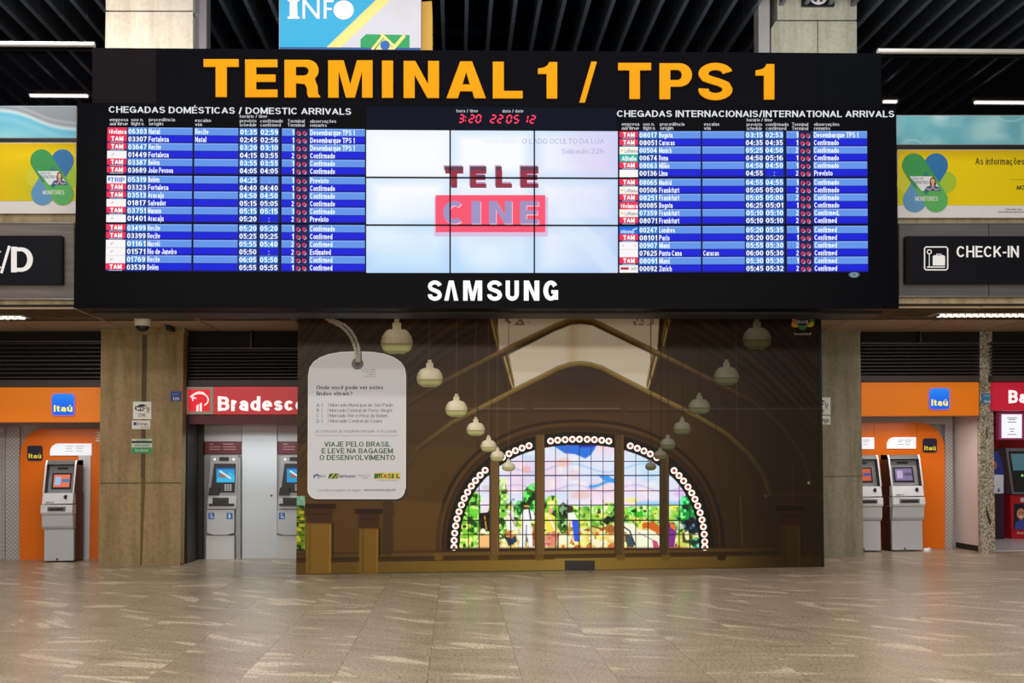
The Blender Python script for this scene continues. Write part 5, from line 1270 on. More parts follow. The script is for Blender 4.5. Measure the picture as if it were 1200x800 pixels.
# --- crimson bank at the right edge
YX = 15.55
t = thing('bank_fascia', (P(1190, 480, YX).x, YX, P(1190, 480, YX).z), 'crimson bank fascia with white lettering at the right edge', 'sign')
CRIM = mat('bank_crimson', (206, 30, 62), .35, emit=(200, 30, 60), es=.28)
Acc().slab(1163.5, 447.8, 1330, 480.6, YX, .3, CRIM).build('fascia_box', t)
Acc().text('Banco 24', 1182, 1262, 457, 472.3, YX, MATS['fascia_white'], .006, .06).build('lettering', t)
YZ = 18.1
RD = mat('kiosk_red', (176, 22, 38), .35); RDD = mat('kiosk_dark', (60, 14, 26), .4)
t = thing('kiosk_wall', (P(1185, 634, YZ + .5).x, YZ + .5, 0), 'deep red kiosk wall at the right edge behind the granite pillar', 'wall panel')
Acc().slab(1160, 470, 1330, 632, YZ + .5, .1, RD, floor=True).build('panel', t)
Acc().slab(1160, 478, 1330, 485, YZ + .5, .1, RDD, .05).build('top_band', t)
t = thing('lit_notice', (P(1186, 513, YZ).x, YZ, P(1186, 513, YZ).z), 'bright white lit notice on the red kiosk wall', 'sign')
Acc().slab(1170.5, 483, 1200, 515, YZ, .1, mat('notice_frame', (150, 60, 100), .4, emit=(150, 50, 90), es=.3)).build('frame', t)
Acc().slab(1174.5, 485.4, 1197.5, 513, YZ, .02, glow(235, 240, 248, 1.1), .02).build('lit_face', t)
a = Acc()
for y, l in ((489, 12), (491, 8), (494, 10), (502, 6), (505, 4), (508.5, 10)): a.rect(1186 - l / 2, y, 1186 + l / 2, y + .8, YZ, ink(200, 80, 90), .024)
a.build('small_print', t)
t = thing('blue_poster_stand', (P(1170, 634, YZ).x, YZ, 0), 'narrow dark poster with a blue top left of the red cash machine', 'poster')
Acc().slab(1163, 528, 1177, 633, YZ, .05, mat('stand_dark', (44, 26, 38), .4), floor=True).build('board', t)
a = Acc(); a.quad([(1164, 529), (1164, 556), (1176, 556), (1174, 540), (1169, 529)], YZ, ink(30, 50, 130), .004); a.rect(1164, 556, 1176, 578, YZ, ink(206, 210, 224), .004); a.text('4', 1168.5, 1172, 571.5, 577, YZ, ink(40, 50, 120), .007, .03); a.disc(1166, 545, 2.4, 5, YZ, ink(170, 90, 80), .006, 12); a.build('print', t)
t = thing('cash_machine', (P(1195, 632, YZ).x, YZ, 0), 'red cash machine with a dark screen at the right edge of the view', 'cash machine')
bevel(Acc().prism([(1184, 580), (1185.5, 632), (1232, 632), (1232, 580)], YZ, .4, RD, floor=True).build('lower_cabinet', t), .01)
a = Acc(); a.prism([(1178.5, 525), (1186, 579), (1232, 579), (1232, 525)], YZ, .35, mat('kiosk_silver', (120, 122, 128), .35, .4), .03); bevel(a.build('head', t), .008)
a = Acc(); a.prism([(1182, 528.5), (1188.5, 576), (1228, 576), (1228, 528.5)], YZ, .02, AD, .04); s_ = a.build('black_fascia', t)
a = Acc(); a.quad([(1184.5, 531.5), (1187.5, 551), (1226, 551), (1226, 531.5)], YZ, glow(66, 100, 108), .045); a.disc(1198, 557, 1.6, 1.6, YZ, glow(120, 200, 90), .045, 10); a.rect(1192, 561, 1210, 572, YZ, mat('machine_dark'), .045); a.build('screen', s_)
a = Acc(); a.slab(1188, 590, 1216, 620, YZ, .01, ink(30, 26, 60), .005); pb = a.build('portrait_print', t, label='printed portrait of a smiling person')
a = Acc(); a.disc(1197, 600, 8, 9.5, YZ, ink(28, 18, 18), .017, 22); a.disc(1196.5, 602, 5, 6.6, YZ, ink(196, 130, 100), .019, 22); a.quad([(1189, 620), (1190, 612), (1196.5, 608), (1204, 612), (1206, 620)], YZ, ink(60, 70, 150), .018)
a.disc(1194.6, 600.4, .9, .6, YZ, ink(30, 20, 20), .021, 8); a.disc(1198.6, 600.4, .9, .6, YZ, ink(30, 20, 20), .021, 8); a.quad([(1193.6, 604.4), (1196.6, 606.6), (1199.6, 604.4)], YZ, ink(240, 236, 232), .021)
a.build('portrait', pb)
a = Acc(); a.text('Banco', 1192, 1206, 622.5, 625.5, YZ, ink(220, 200, 200), .004, .01); a.rect(1196, 583, 1210, 588, YZ, ink(190, 190, 190), .004); a.build('lettering', t)
Acc().box(8.35, 14, 15.95, 18.6, 0, .012, mat('vinyl_floor', (196, 198, 200), .25)).build('trim_5', kind='structure')

#==============================================================================================
# THE MURAL
#==============================================================================================
mur = thing('printed_mural', (P(655, 668, MU).x, P(655, 668, MU).y, 0), 'long dark mural printed with a vaulted hall and bright stained-glass window', 'mural')
ML = lambda y: 350 - (y - 366) * .01
MR = lambda y: 960.5 + (y - 366) * .014
def mb(x): return 673.2 - (x - 347) * .0146
Acc().prism([(349.5, 363), (347, 672.9), (965, 663.8), (961.5, 363)], MU, .12, mat('mural_edge', (24, 20, 18), .4), -.004, floor=True).build('backing', mur)
Acc().prism([(959.3, 364), (963.2, 664.5), (966, 664.3), (962.2, 364)], MU, .14, mat('mural_trim', (30, 34, 36), .3, .5), .006, floor=True).build('edge_trim', mur)

CX, CY, RX, RY, NP = 679, 643, 147, 128.5, 2.25
def arch(rx, ry, n=60, a0=0, a1=180, y_off=0):
    out = []
    for i in range(n + 1):
        a = math.radians(a0 + (a1 - a0) * i / n); c, s_ = math.cos(a), math.sin(a)
        out.append((CX + rx * math.copysign(abs(c) ** (2 / NP), c), CY + y_off - ry * abs(s_) ** (2 / NP)))
    return out
def archval(X, Y, rx, ry): return (np.abs((X - CX) / rx) ** NP + (np.maximum(CY - Y, 0) / ry) ** NP) ** (1 / NP)

def paint_hall(p):
    paint_hall0(p)
    lum = p.c.mean(-1, keepdims=True); k_ = np.clip((lum - 110) / 70, 0, 1)
    t_ = np.array((.97, .92, .68)) * (1 - .28 * np.clip((p.X[..., None] - 760) / 150, 0, 1))
    p.c = p.c * (t_ * (1 - k_) + 1.06 * k_)
def paint_hall0(p):
    X, Y = p.X, p.Y
    # base tones: side walls and ceiling darker to the right and the top
    L = np.clip((X - 350) / 610, 0, 1)
    p.fill((70, 52, 34))
    p.mix(np.clip((Y - 440) / 200, 0, 1) * .55, (98, 76, 40))
    p.mix(np.clip((470 - Y) / 110, 0, 1) * .65, (50, 36, 32))
    rr = np.clip((X - 800) / 130, 0, 1); p.mix(rr * .62, (46, 32, 26))
    n_ = noise2(X, Y, 30, 2); p.mix((n_ - .3) * .25, (40, 28, 22))
    # planked vault: parallel curved ribs, left and right
    for side in (-1, 1):
        U = (X - 680) * side
        v = (Y - 380) - .52 * (U - 100) - .0022 * np.maximum(U - 120, 0) ** 2
        msk = (U > 92) * (Y < 560) * (v < 8) * np.clip((U - 92) / 6, 0, 1)
        msk = msk * np.clip((8 - v) / 4, 0, 1)
        p.mix(msk * .8, (52, 38, 34))
        st = .5 + .5 * np.cos(v / 12 * 2 * np.pi); p.mix(msk * st ** 3 * .35, (88, 66, 48)); p.mix(msk * (1 - st) ** 3 * .4, (30, 20, 18))
        p.mix(msk * (np.abs(v % 37 - 10) < 3) * .35, (98, 76, 48))
    # back wall in the gable under the vault
    p.poly([(560, 480), (600, 460), (655, 432), (680, 427), (702, 432), (757, 460), (820, 492), (850, 520), (880, 560), (892, 645), (463, 645), (475, 560), (505, 520), (530, 495)], (84, 62, 40), .75, 6)
    p.mix(np.clip(1 - np.hypot((X - 680) / 80, (Y - 446) / 28), 0, 1) * .8, (52, 36, 30))
    p.mix(np.clip((X - 735) / 120, 0, 1) * (Y > 470) * .5, (48, 36, 28))
    p.mix(np.clip((600 - X) / 160, 0, 1) * (Y > 520) * .4 * (X < 600), (104, 80, 42))
    # rafters
    A1 = [(400, 560), (430, 520), (470, 478), (520, 447), (583, 414), (650, 382), (668, 375.5), (680, 374), (694, 376), (706, 381), (770, 413), (835, 446), (880, 470), (915, 500), (938, 535), (948, 565)]
    A2 = [(463, 600), (470, 560), (490, 525), (530, 495), (601, 458), (655, 431), (668, 427), (680, 425.6), (692, 427), (705, 431), (757, 458), (815, 487), (850, 508), (876, 532), (892, 556), (899, 578)]
    # skylight
    p.poly([(583, 366), (773, 366), (770, 412), (706, 380), (692, 374.5), (680, 373), (668, 374.5), (650, 381), (584, 412)], (214, 204, 186))
    p.poly([(591, 418), (650, 388), (668, 381), (680, 379.5), (694, 381), (706, 387), (768, 417), (757, 458), (705, 430), (692, 426), (680, 424.6), (668, 426), (655, 430), (601, 458)], (226, 220, 204))
    sk = p.inside([(583, 366), (773, 366), (757, 458), (680, 424), (601, 458)])
    p.mix(sk * np.exp(-((X - 671) / 7) ** 2) * .55, (196, 168, 124)); p.mix(sk * np.exp(-((Y - 414) / 5) ** 2) * .25, (220, 196, 170)); p.mix(sk * np.exp(-((X - 683) / 6) ** 2) * .25, (206, 190, 150))
    p.mix(sk * (noise2(X, Y, 3, 9) > .62) * (Y < 381) * (np.abs(X - 680) > 60) * (np.abs(X - 680) < 88) * .7, (110, 96, 78))
    for s_ in (-1, 1):
        f = lambda x: 680 + s_ * (x - 680)
        p.poly([(f(571), 366), (f(582), 366), (f(585), 408), (f(582), 414)], (92, 72, 44)); p.line([(f(574), 366), (f(583), 405)], 1.6, (190, 172, 116)); p.line([(f(578), 366), (f(584.5), 400)], 1, (160, 140, 96))
        p.poly([(f(587), 420), (f(596), 414), (f(603), 452), (f(600), 460)], (110, 88, 54)); p.line([(f(591), 418), (f(601), 455)], 1.8, (206, 190, 140)); p.line([(f(595), 416), (f(602.5), 447)], 1, (178, 160, 110))
        p.poly([(f(560), 366), (f(571), 366), (f(584), 418), (f(577), 420)], (58, 42, 34), .8); p.poly([(f(583), 424), (f(589), 420), (f(602), 460), (f(594), 464)], (60, 44, 32), .8)
    for A, c1, c2 in ((A1, (116, 90, 56), (160, 134, 92)), (A2, (138, 116, 72), (176, 154, 104))):
        c1 = np.array(c1)[None, None] * (1 - .5 * np.clip((np.abs(X - 680) - 90) / 120, 0, 1))[..., None]; c2 = np.array(c2)[None, None] * (1 - .55 * np.clip((np.abs(X - 680) - 90) / 120, 0, 1))[..., None]
        p.line([(x, y + 2.6) for x, y in A], 3, (40, 28, 22), .8); p.line(A, 5.4, c1); p.line([(x, y - 1.0) for x, y in A], 1.4, c2)
    # wall ledge; reflection along the panel seam painted in as thin light lines
    p.line([(540, 478.6), (616, 478.6)], .9, (150, 140, 118), .8, .6); p.line([(626, 478.6), (728, 478.6)], .9, (160, 150, 128), .8, .6); p.line([(735, 479), (960, 478)], .8, (120, 104, 84), .6, .6); p.line([(350, 480), (540, 479.6)], .6, (110, 94, 78), .4, .6)
    p.line([(560, 482), (840, 482)], 2, (44, 30, 24), .6)
    for x in (619.5, 729): p.line([(x, 470), (x, 492)], 7, (78, 58, 40), .6)
    for x in (560, 576, 838): p.line([(x, 470), (x, 560)], 2, (50, 36, 26), .4)
    # arch mouldings
    o = archval(X, Y, 166, 150); i_ = archval(X, Y, 155, 137)
    up = (Y < 656)
    p.mix(np.clip((1 - o) * 160 + .5, 0, 1) * up, (72, 52, 36)); p.mix(np.exp(-((o - 1) * 160 / 1.6) ** 2) * up, (36, 24, 20)); p.mix(np.exp(-((o - .975) * 160 / 1.6) ** 2) * up * .6, (112, 86, 54))
    p.mix(np.exp(-((archval(X, Y, 159, 141) - 1) * 150 / 1.2) ** 2) * up * .7, (44, 30, 24))
    p.mix(np.clip((1 - i_) * 150 + .5, 0, 1) * up, (34, 24, 20))
    p.mix(np.clip((X - 740) / 110, 0, 1) * (o < 1) * (i_ > 1) * .5, (40, 26, 20))
    # sill and plinth
    lit = np.clip(1 - np.abs(X - 660) / 330, 0, 1)
    def tone(c, d): return np.array(d)[None, None] * (1 - lit[..., None]) + np.array(c)[None, None] * lit[..., None]
    sh = -(X - 660) * .0146
    Yb = Y - sh
    p.mix((Yb > 643.4) * 1., tone((138, 112, 62), (72, 54, 34))); p.mix(np.exp(-((Yb - 644) / .9) ** 2), (60, 40, 26)); p.mix((Yb > 650) * (Yb < 654.6) * 1., tone((90, 68, 38), (54, 40, 28)))
    p.mix(np.exp(-((Yb - 650) / .8) ** 2) * .9, tone((60, 40, 24), (34, 24, 18))); p.mix((Yb > 654.6) * 1., tone((164, 142, 84), (92, 68, 36)))
    p.mix((Yb > 667.4) * 1., (26, 20, 14))
    p.mix(np.clip((X - 850) / 60, 0, 1) * (Yb > 643) * .65, (52, 38, 28))
    for x in (515, 579, 632, 726, 778, 843): p.poly([(x - 5, 649), (x + 5, 649), (x + 5, 655), (x + 3, 656.5), (x - 3, 656.5), (x - 5, 655)], (120, 98, 56) if x < 800 else (60, 44, 30))
    # pilasters, left: outer and inner, and one at right
    p.poly([(397, 560), (462, 570), (462, 646), (397, 646)], (92, 68, 38), .8, 4); p.poly([(462, 585), (520, 590), (514, 645), (463, 645)], (112, 86, 46), .6, 5); p.line([(456, 590), (456, 645)], 12, (66, 46, 30), .7, 3)
    for x0, x1, ct, cb, k in ((361.5, 390, 592, 613, 1.0), (423, 444.5, 598, 619, .95), (912, 934, 594, 616, .52)):
        c = np.array((136, 108, 52)) * k
        p.poly([(x0, cb), (x1, cb), (x1, 672), (x0, 672)], c); p.line([(x1 - .8, cb + 2), (x1 - .8, 670)], 1.4, c * 1.25); p.line([(x0 + 4, cb + 2), (x0 + 4, 670)], 3, c * .82, .8)
        p.line([(x1 + 2.2, cb), (x1 + 2.2, 650)], 2.2, (44, 30, 20), .9)
        cc = np.array((72, 46, 34)) * (.55 + .45 * k)
        p.poly([(x0 - 2, ct + 4), (x1 + 2, ct + 4), (x1 + 1, cb), (x0 - 1, cb)], cc); p.poly([(x0 - 6, ct - 3), (x1 + 6, ct - 3), (x1 + 5, ct + 4), (x0 - 5, ct + 4)], cc * .65); p.line([(x0 - 6, ct - 3), (x1 + 6, ct - 3)], 1.4, cc * 1.5); p.line([(x0, ct + 10), (x1, ct + 10)], 1, cc * .6); p.line([(x0 - 1, cb), (x1 + 1, cb)], 1.5, cc * 1.45)
    p.line([(926, 540), (926, 592)], 3, (72, 52, 34), .7); p.line([(905, 560), (905, 590)], 2, (60, 42, 30), .6); p.line([(948, 565), (950, 662)], 3, (62, 40, 26), .7); p.line([(896, 580), (960, 579)], 1.2, (86, 64, 44), .7)
    p.line([(895, 581), (948, 566)], .5, (90, 70, 50), .0); p.ell(945, 565.5, 1.6, 1.6, (180, 150, 110)); p.ell(894.5, 581, 1.3, 1.3, (130, 110, 90)); p.ell(959, 581.5, 1, 1, (150, 120, 90))
    p.line([(865.3, 582), (867, 640)], 1.3, (130, 110, 88), .55); p.line([(862, 368), (862.8, 504)], .9, (120, 104, 84), .65)  # reflections of the pendant cords, painted as light vertical lines
    # stained glass sliver behind the left pilaster
    p.poly([(347, 581), (353, 581), (353, 592), (360.5, 606), (360.5, 645), (347, 645)], (110, 150, 40))
    sl = p.inside([(347, 581), (360.5, 581), (360.5, 645), (347, 645)]) * (X < 360) * (Y < 645)
    n1, n2 = noise2(X, Y, 4, 21), noise2(X, Y, 3, 22)
    p.mix(sl * np.clip((n1 - .45) * 6, 0, 1) * .9, (206, 200, 60)); p.mix(sl * np.clip((n2 - .6) * 6, 0, 1), (20, 60, 20)); p.mix(sl * (Y < 592) * .8, (130, 200, 200)); p.mix(sl * (np.abs((Y - 609) % 17.2) < .8) * .9, (20, 24, 14)); p.mix(sl * (np.abs(Y - 645) < 1) * 1., (30, 20, 16))
    # pendant cords
    for x, y in ((465, 372), (503.5, 420), (535, 462), (557.5, 488), (572.5, 510), (583, 522), (596, 535)): p.line([(x, 364), (x, y)], 1.1, (120, 104, 86), .55, .8)
    for x, y in ((887, 372), (851, 420), (819.5, 460), (799, 488), (782.5, 508), (774, 523), (762.5, 538)): p.line([(x, 364), (x, y)], 1.1, (34, 24, 20), .7, .8)

PRINT = vc_mat('mural_print', 0, .32)
KP = 1.0
for y0, y1 in ((365.5, 478.6), (479.2, 672.6)):
    p = Paint(350, 960.5, y0, y1, 1.0)
    ysrc = p.Y.copy()
    paint_hall(p)
    # slant the lower edge with the wall's foot
    if y0 > 400:
        f_ = (p.Y - y0) / (y1 - y0); p.X = p.X + (p.Y - 480) * 0
        bot = 672.9 - (p.X - 347) * .0146
        p.Y = y0 + f_ * (bot - y0)
        # resample colours at the slanted rows
        q = Paint(350, 960.5, y0, y1, 1.0); q.Y = p.Y.copy(); paint_hall(q); p = q
    fr_l = ML(p.Y); p.X = fr_l + (p.X - 350) / 610.5 * (MR(p.Y) - fr_l)
    p.build('printed_panel', MU, PRINT, mur)

# stained glass lights: each opening is backlit
GLASS = vc_mat('backlit_glass', .92)
def paint_glass(p):
    paint_glass0(p)
    p.c = np.clip((p.c - 128) * 1.22 + 140, 6, 255)
def paint_glass0(p):
    X, Y = p.X, p.Y
    p.fill((206, 208, 226))
    a_, b_, c_ = noise2(X, Y, 20, 31), noise2(X, Y, 9, 32), noise2(X, Y, 5, 33)
    p.mix(np.clip((a_ - .5) * 2.4, 0, 1) * .8, (160, 200, 236)); p.mix(np.clip((noise2(X, Y, 26, 77) - .55) * 4, 0, 1) * .6, (226, 190, 200)); p.mix(np.clip((b_ - .7) * 5, 0, 1) * .5, (236, 226, 200)); p.mix(np.clip((Y - 560) / 30, 0, 1) * .35, (226, 214, 232))
    p.mix(np.exp(-((Y - 566 - 4 * np.sin(X / 9)) / 2.0) ** 2) * (X > 690) * (X < 722), (70, 150, 214)); p.mix(np.exp(-((Y - 548 - 5 * np.sin(X / 14 + 1)) / 1.2) ** 2) * .5, (120, 170, 220)); p.mix(np.exp(-((Y - 572 - 4 * np.sin(X / 11)) / 1.2) ** 2) * .45, (170, 150, 200))
    p.mix(np.clip((X - 700) / 100, 0, 1) * (Y < 560) * .5, (164, 206, 232))
    # deep blue cloud in the centre light
    p.poly([(648, 516), (660, 521), (668, 517), (700, 516), (697, 526), (692, 533), (686, 537), (674, 532), (662, 531), (650, 523)], (50, 108, 200), 1, 1.5)
    p.poly([(650, 514), (668, 514), (663, 521), (650, 520)], (44, 30, 140), 1, 1.5); p.poly([(672, 514), (700, 514), (698, 523), (680, 524)], (46, 40, 158), .9, 2)
    p.poly([(700, 556), (712, 557), (720.5, 562), (720.5, 566), (708, 563)], (60, 146, 214), 1, 1.5)
    p.ell(660, 542, 9, 5, (224, 178, 160), .8, 3); p.ell(672, 556, 8, 6, (214, 184, 186), .6, 3); p.ell(617, 550, 5, 4, (220, 160, 160), .8, 2); p.ell(680, 580, 12, 5, (216, 176, 168), .7, 3)
    p.mix(np.clip(1 - np.abs(Y - 588) / 6, 0, 1) * (X > 637) * .5, (226, 206, 220))
    p.mix(np.exp(-((Y - 590) / 3) ** 2) * (X > 745) * .8, (120, 180, 214)); p.ell(740, 586, 8, 3, (240, 216, 120), .8, 2); p.ell(800, 578, 10, 5, (206, 170, 226), .8, 3)
    # fields
    gr = np.clip((Y - 592 - 2.5 * np.sin(X / 13.0) - 1.5 * np.sin(X / 5.0)) / 2, 0, 1)
    p.mix(gr, (150, 196, 78)); p.mix(gr * np.clip((b_ - .5) * 5, 0, 1), (222, 216, 90)); p.mix(gr * np.clip((c_ - .6) * 5, 0, 1) * .8, (70, 150, 60)); p.mix(gr * np.clip((.32 - c_) * 6, 0, 1) * .6, (232, 228, 190))
    gd = np.clip((Y - 616) / 6, 0, 1); p.mix(gd * (X > 584) * .7, (224, 178, 110)); p.mix(gd * np.clip((b_ - .55) * 5, 0, 1), (246, 220, 130)); p.mix(gd * np.clip((c_ - .58) * 6, 0, 1) * .8, (206, 96, 50)); p.mix(gd * np.clip((.36 - c_) * 6, 0, 1) * .8, (238, 222, 200)); d_ = noise2(X, Y, 3.2, 91); p.mix(gr * np.clip((.24 - d_) * 9, 0, 1) * .75, (60, 60, 30)); p.mix(gd * np.clip((d_ - .78) * 9, 0, 1) * .8, (250, 244, 210))
    # shrubs at left
    d1 = noise2(X, Y, 3.4, 40); 
    def bush(cx, cy, rx, ry, base=(96, 176, 52)):
        r = np.hypot((X - cx) / rx, (Y - cy) / ry); mm = np.clip((1.05 + (d1 - .5) * .5 - r) * 5, 0, 1)
        p.mix(mm, base); p.mix(mm * np.clip((d1 - .56) * 8, 0, 1), tuple(min(255, v * 1.3 + 70) for v in base)); p.mix(mm * np.clip((.36 - noise2(X, Y, 4.5, 41)) * 8, 0, 1), tuple(v * .4 for v in base))
    bush(548, 608, 18, 34); bush(540, 630, 16, 22, (120, 190, 50)); bush(556, 590, 10, 16, (110, 200, 60)); bush(588, 600, 8, 36, (120, 190, 70)); bush(600, 604, 7, 18, (150, 200, 120))
    bush(622, 588, 9, 20, (30, 130, 30)); bush(612, 596, 8, 10, (20, 100, 30)); bush(645, 596, 10, 16, (120, 200, 50)); bush(662, 600, 9, 13, (40, 66, 36)); bush(660, 616, 7, 10, (60, 100, 40)); bush(674, 606, 6, 14, (110, 190, 60)); bush(640, 615, 8, 14, (170, 200, 60))
    bush(806, 600, 9, 22, (24, 140, 60)); bush(797, 612, 5, 16, (60, 180, 60)); bush(812, 616, 11, 11, (20, 46, 60)); bush(800, 632, 18, 9, (190, 196, 90)); bush(818, 636, 8, 7, (60, 150, 110)); bush(748, 600, 14, 6, (60, 170, 40)); bush(760, 596, 14, 4, (130, 200, 80)); bush(706, 596, 20, 5, (150, 210, 90))
    # hut and small figures in the first light
    p.poly([(561, 601), (574, 598), (574, 622), (563, 622)], (30, 20, 16)); p.poly([(562, 588), (572, 586), (572, 600), (564, 601)], (226, 206, 226)); p.line([(568, 605), (570, 620)], 1.3, (230, 160, 40)); p.ell(566, 622, 3, 3, (230, 226, 210)); p.ell(571, 571, 6, 3, (200, 190, 190)); p.poly([(561, 628), (574, 626), (574, 643), (560, 643)], (226, 176, 116))
    # white worker with back turned
    p.ell(617, 594, 2.6, 3.2, (90, 50, 30)); p.ell(617, 592.4, 3.6, 1.2, (228, 190, 90)); p.poly([(610, 604), (614, 597), (621, 596), (626, 601), (626, 610), (620, 613), (612, 612)], (232, 234, 246)); p.poly([(612, 612), (622, 611), (625, 641), (620, 641), (617, 622), (613, 641), (608, 640)], (222, 226, 244)); p.line([(617, 615), (616, 640)], 1, (70, 80, 110), .9); p.line([(620, 596), (622, 608)], 1.6, (20, 16, 16))
    # second, bending, and others
    p.ell(598, 594, 2.6, 3, (206, 190, 100)); p.poly([(593, 612), (595, 598), (601, 598), (603, 612), (606, 621), (594, 621)], (226, 222, 224), .9); p.line([(596, 601), (604, 616)], 1, (190, 90, 60))
    p.poly([(590, 628), (600, 631), (604, 626), (606, 634), (596, 640), (594, 634)], (30, 60, 90)); p.line([(586, 625), (600, 637)], 1.2, (60, 20, 60)); p.poly([(625, 614), (627, 614), (627, 640), (624, 640)], (140, 60, 20), .8)
    p.ell(645, 598, 3, 3.4, (216, 160, 140)); p.poly([(639, 606), (646, 602), (651, 606), (652, 622), (640, 624)], (226, 206, 80)); p.line([(644, 606), (651, 622)], 1.8, (240, 230, 220)); p.poly([(640, 624), (652, 622), (650, 640), (638, 640)], (206, 110, 110), .7)
    p.ell(669, 596, 3, 3.4, (70, 50, 30)); p.poly([(665, 601), (673, 600), (677, 610), (672, 618), (665, 616)], (238, 232, 216)); p.poly([(670, 610), (678, 609), (679, 634), (673, 634)], (60, 90, 200)); p.line([(668, 612), (666, 630)], 2, (216, 130, 60)); p.ell(661, 632, 8, 6, (232, 230, 190)); p.line([(654, 624), (654, 642)], 1.2, (40, 20, 90))
    # animals and the rider
    p.poly([(706, 610), (712, 604), (716, 606), (720.5, 603), (720.5, 611), (714, 611), (712, 616), (708, 612)], (24, 40, 20)); p.poly([(706, 618), (716, 614), (720.5, 617), (720.5, 624), (712, 624)], (160, 100, 50)); p.line([(693, 616), (706, 620)], 1.6, (120, 60, 30))
    p.poly([(731, 612), (742, 613), (748, 620), (765, 622), (773, 628), (773, 643), (745, 643), (739, 628), (731, 622)], (222, 224, 196)); p.poly([(754, 612), (766, 611), (773, 617), (773, 625), (762, 620), (752, 617)], (196, 96, 40)); p.poly([(732, 626), (738, 626), (744, 636), (742, 641), (735, 640)], (60, 80, 84)); p.line([(731, 617), (738, 622), (744, 638)], 1.4, (40, 20, 60)); p.line([(748, 624), (764, 632)], .8, (80, 60, 120), .7)
    p.poly([(764, 632), (770, 634), (773, 642), (766, 642)], (180, 80, 110)); p.poly([(783.5, 612), (790, 612), (793, 620), (790, 641), (784, 641)], (120, 50, 130)); p.poly([(785, 612), (791, 615), (792, 622), (786, 618)], (210, 120, 40)); p.poly([(792, 606), (802, 618), (795, 622)], (230, 190, 206), .7)
    p.mix(np.clip((Y - 640) / 2, 0, 1) * .5, (60, 30, 20))
LX = [(527, 574, 'L'), (584.6, 627.4, 'L'), (637.8, 720.4, 'C'), (730.8, 773.4, 'R'), (783.4, 831, 'R')]
VL = [[538, 549, 561.5], [598.5, 612.5], [651, 665, 679, 692.8, 706.8], [745, 759.5], [796, 808.5, 821]]
HL = [540.5, 557, 575, 591.8, 609.5, 626.3]
for (x0, x1, _), vl in zip(LX, VL):
    p = Paint(x0, x1, 505, 643, .55)
    paint_glass(p)
    inn = archval(p.X, p.Y, 140.5, 122)
    m_ = inn <= 1.0
    g_ = p.build('stained_glass_light', MU, GLASS, mur, .003, m_)
    # leading
    a = Acc(); LD = mat('lead_line', (26, 22, 30), .6); LDB = mat('lead_blue', (30, 60, 140), .5); LDR = mat('lead_red', (150, 60, 70), .5)
    def top(x): 
        v = 1 - abs((x - CX) / 140.5) ** NP
        return CY - 122 * max(v, 0) ** (1 / NP)
    def span(y, x0, x1):
        v = 1 - (max(CY - y, 0) / 122) ** NP
        hw = 140.5 * max(v, 0) ** (1 / NP); return max(x0, CX - hw), min(x1, CX + hw)
    for i, x in enumerate(vl):
        if x0 < x < x1:
            yt = top(x); ym = min(585, 643)
            if yt < ym: a.stroke([(x, yt), (x, ym)], .9, MU, (LDB, LDR, LD)[i % 3], .006)
            a.stroke([(x, max(yt, ym)), (x, 643)], 1.2, MU, LD, .006)
    for i, y in enumerate(HL):
        A_, B_ = span(y, x0, x1)
        if B_ - A_ > 2: a.stroke([(A_, y), (B_, y - .2)], 1.5 if i in (1, 4) else 1.1, MU, LDB if i < 2 else LDR if i == 2 else LD, .0065)
    for x in (x0, x1): a.stroke([(x, min(top(x) - 1, 643)), (x, 643)], 1.4, MU, LD, .0068) if top(x) < 641 else None
    a.stroke([(x0, 643.2), (x1, 643)], 2, MU, mat('lead_brown', (50, 22, 16), .6), .007)
    a.build('leading', g_)
# mullions
for x0, x1 in ((574.2, 584.4), (627.5, 637.7), (720.6, 730.6), (773.5, 783.3)):
    v = 1 - abs(((x0 + x1) / 2 - CX) / 147) ** NP; yt = CY - 134 * v ** (1 / NP) - 4
    p = Paint(x0, x1, yt, 650, 1.2); k = 1 - .45 * np.clip((x0 - 640) / 150, 0, 1); p.fill(np.array((122, 94, 54)) * k); p.mix(np.clip(1 - (p.X - x0) / 2.4, 0, 1) * .7, (70, 50, 32)); p.mix(np.clip((570 - p.Y) / 60, 0, 1) * .35, (84, 60, 40)); p.mix(np.clip(1 - (x1 - p.X) / 2, 0, 1) * .4, (160, 132, 84))
    p.build('printed_mullion', MU, PRINT, mur, .009)
# rosette border
RW = mat('rosette_white', (240, 226, 220), .4, emit=(250, 236, 228), es=.8); RB = mat('rosette_brown', (150, 66, 48), .4, emit=(160, 70, 50), es=.45); RK = mat('rosette_core', (90, 30, 30), .4)
path = arch(147, 128.5, 720); acc_l = 0; pts = [path[0]]; last = path[0]
for q in path[1:]:
    acc_l += math.hypot(q[0] - last[0], q[1] - last[1]); last = q
    if acc_l >= 8.22: pts.append(q); acc_l = 0
for (x, y) in pts:
    if y > 641.5: y = 641.0
    if any(x0 - 2.5 < x < x1 + 2.5 for x0, x1 in ((574.2, 584.4), (627.5, 637.7), (720.6, 730.6), (773.5, 783.3))): continue
    b = Acc(); b.disc(x, y, 4.0, 3.9, MU, RW, .005, 14); b.disc(x, y, 2.1, 2.1, MU, RB, .0065, 10); b.disc(x, y, .8, .8, MU, RK, .0075, 6); b.build('rosette', mur)
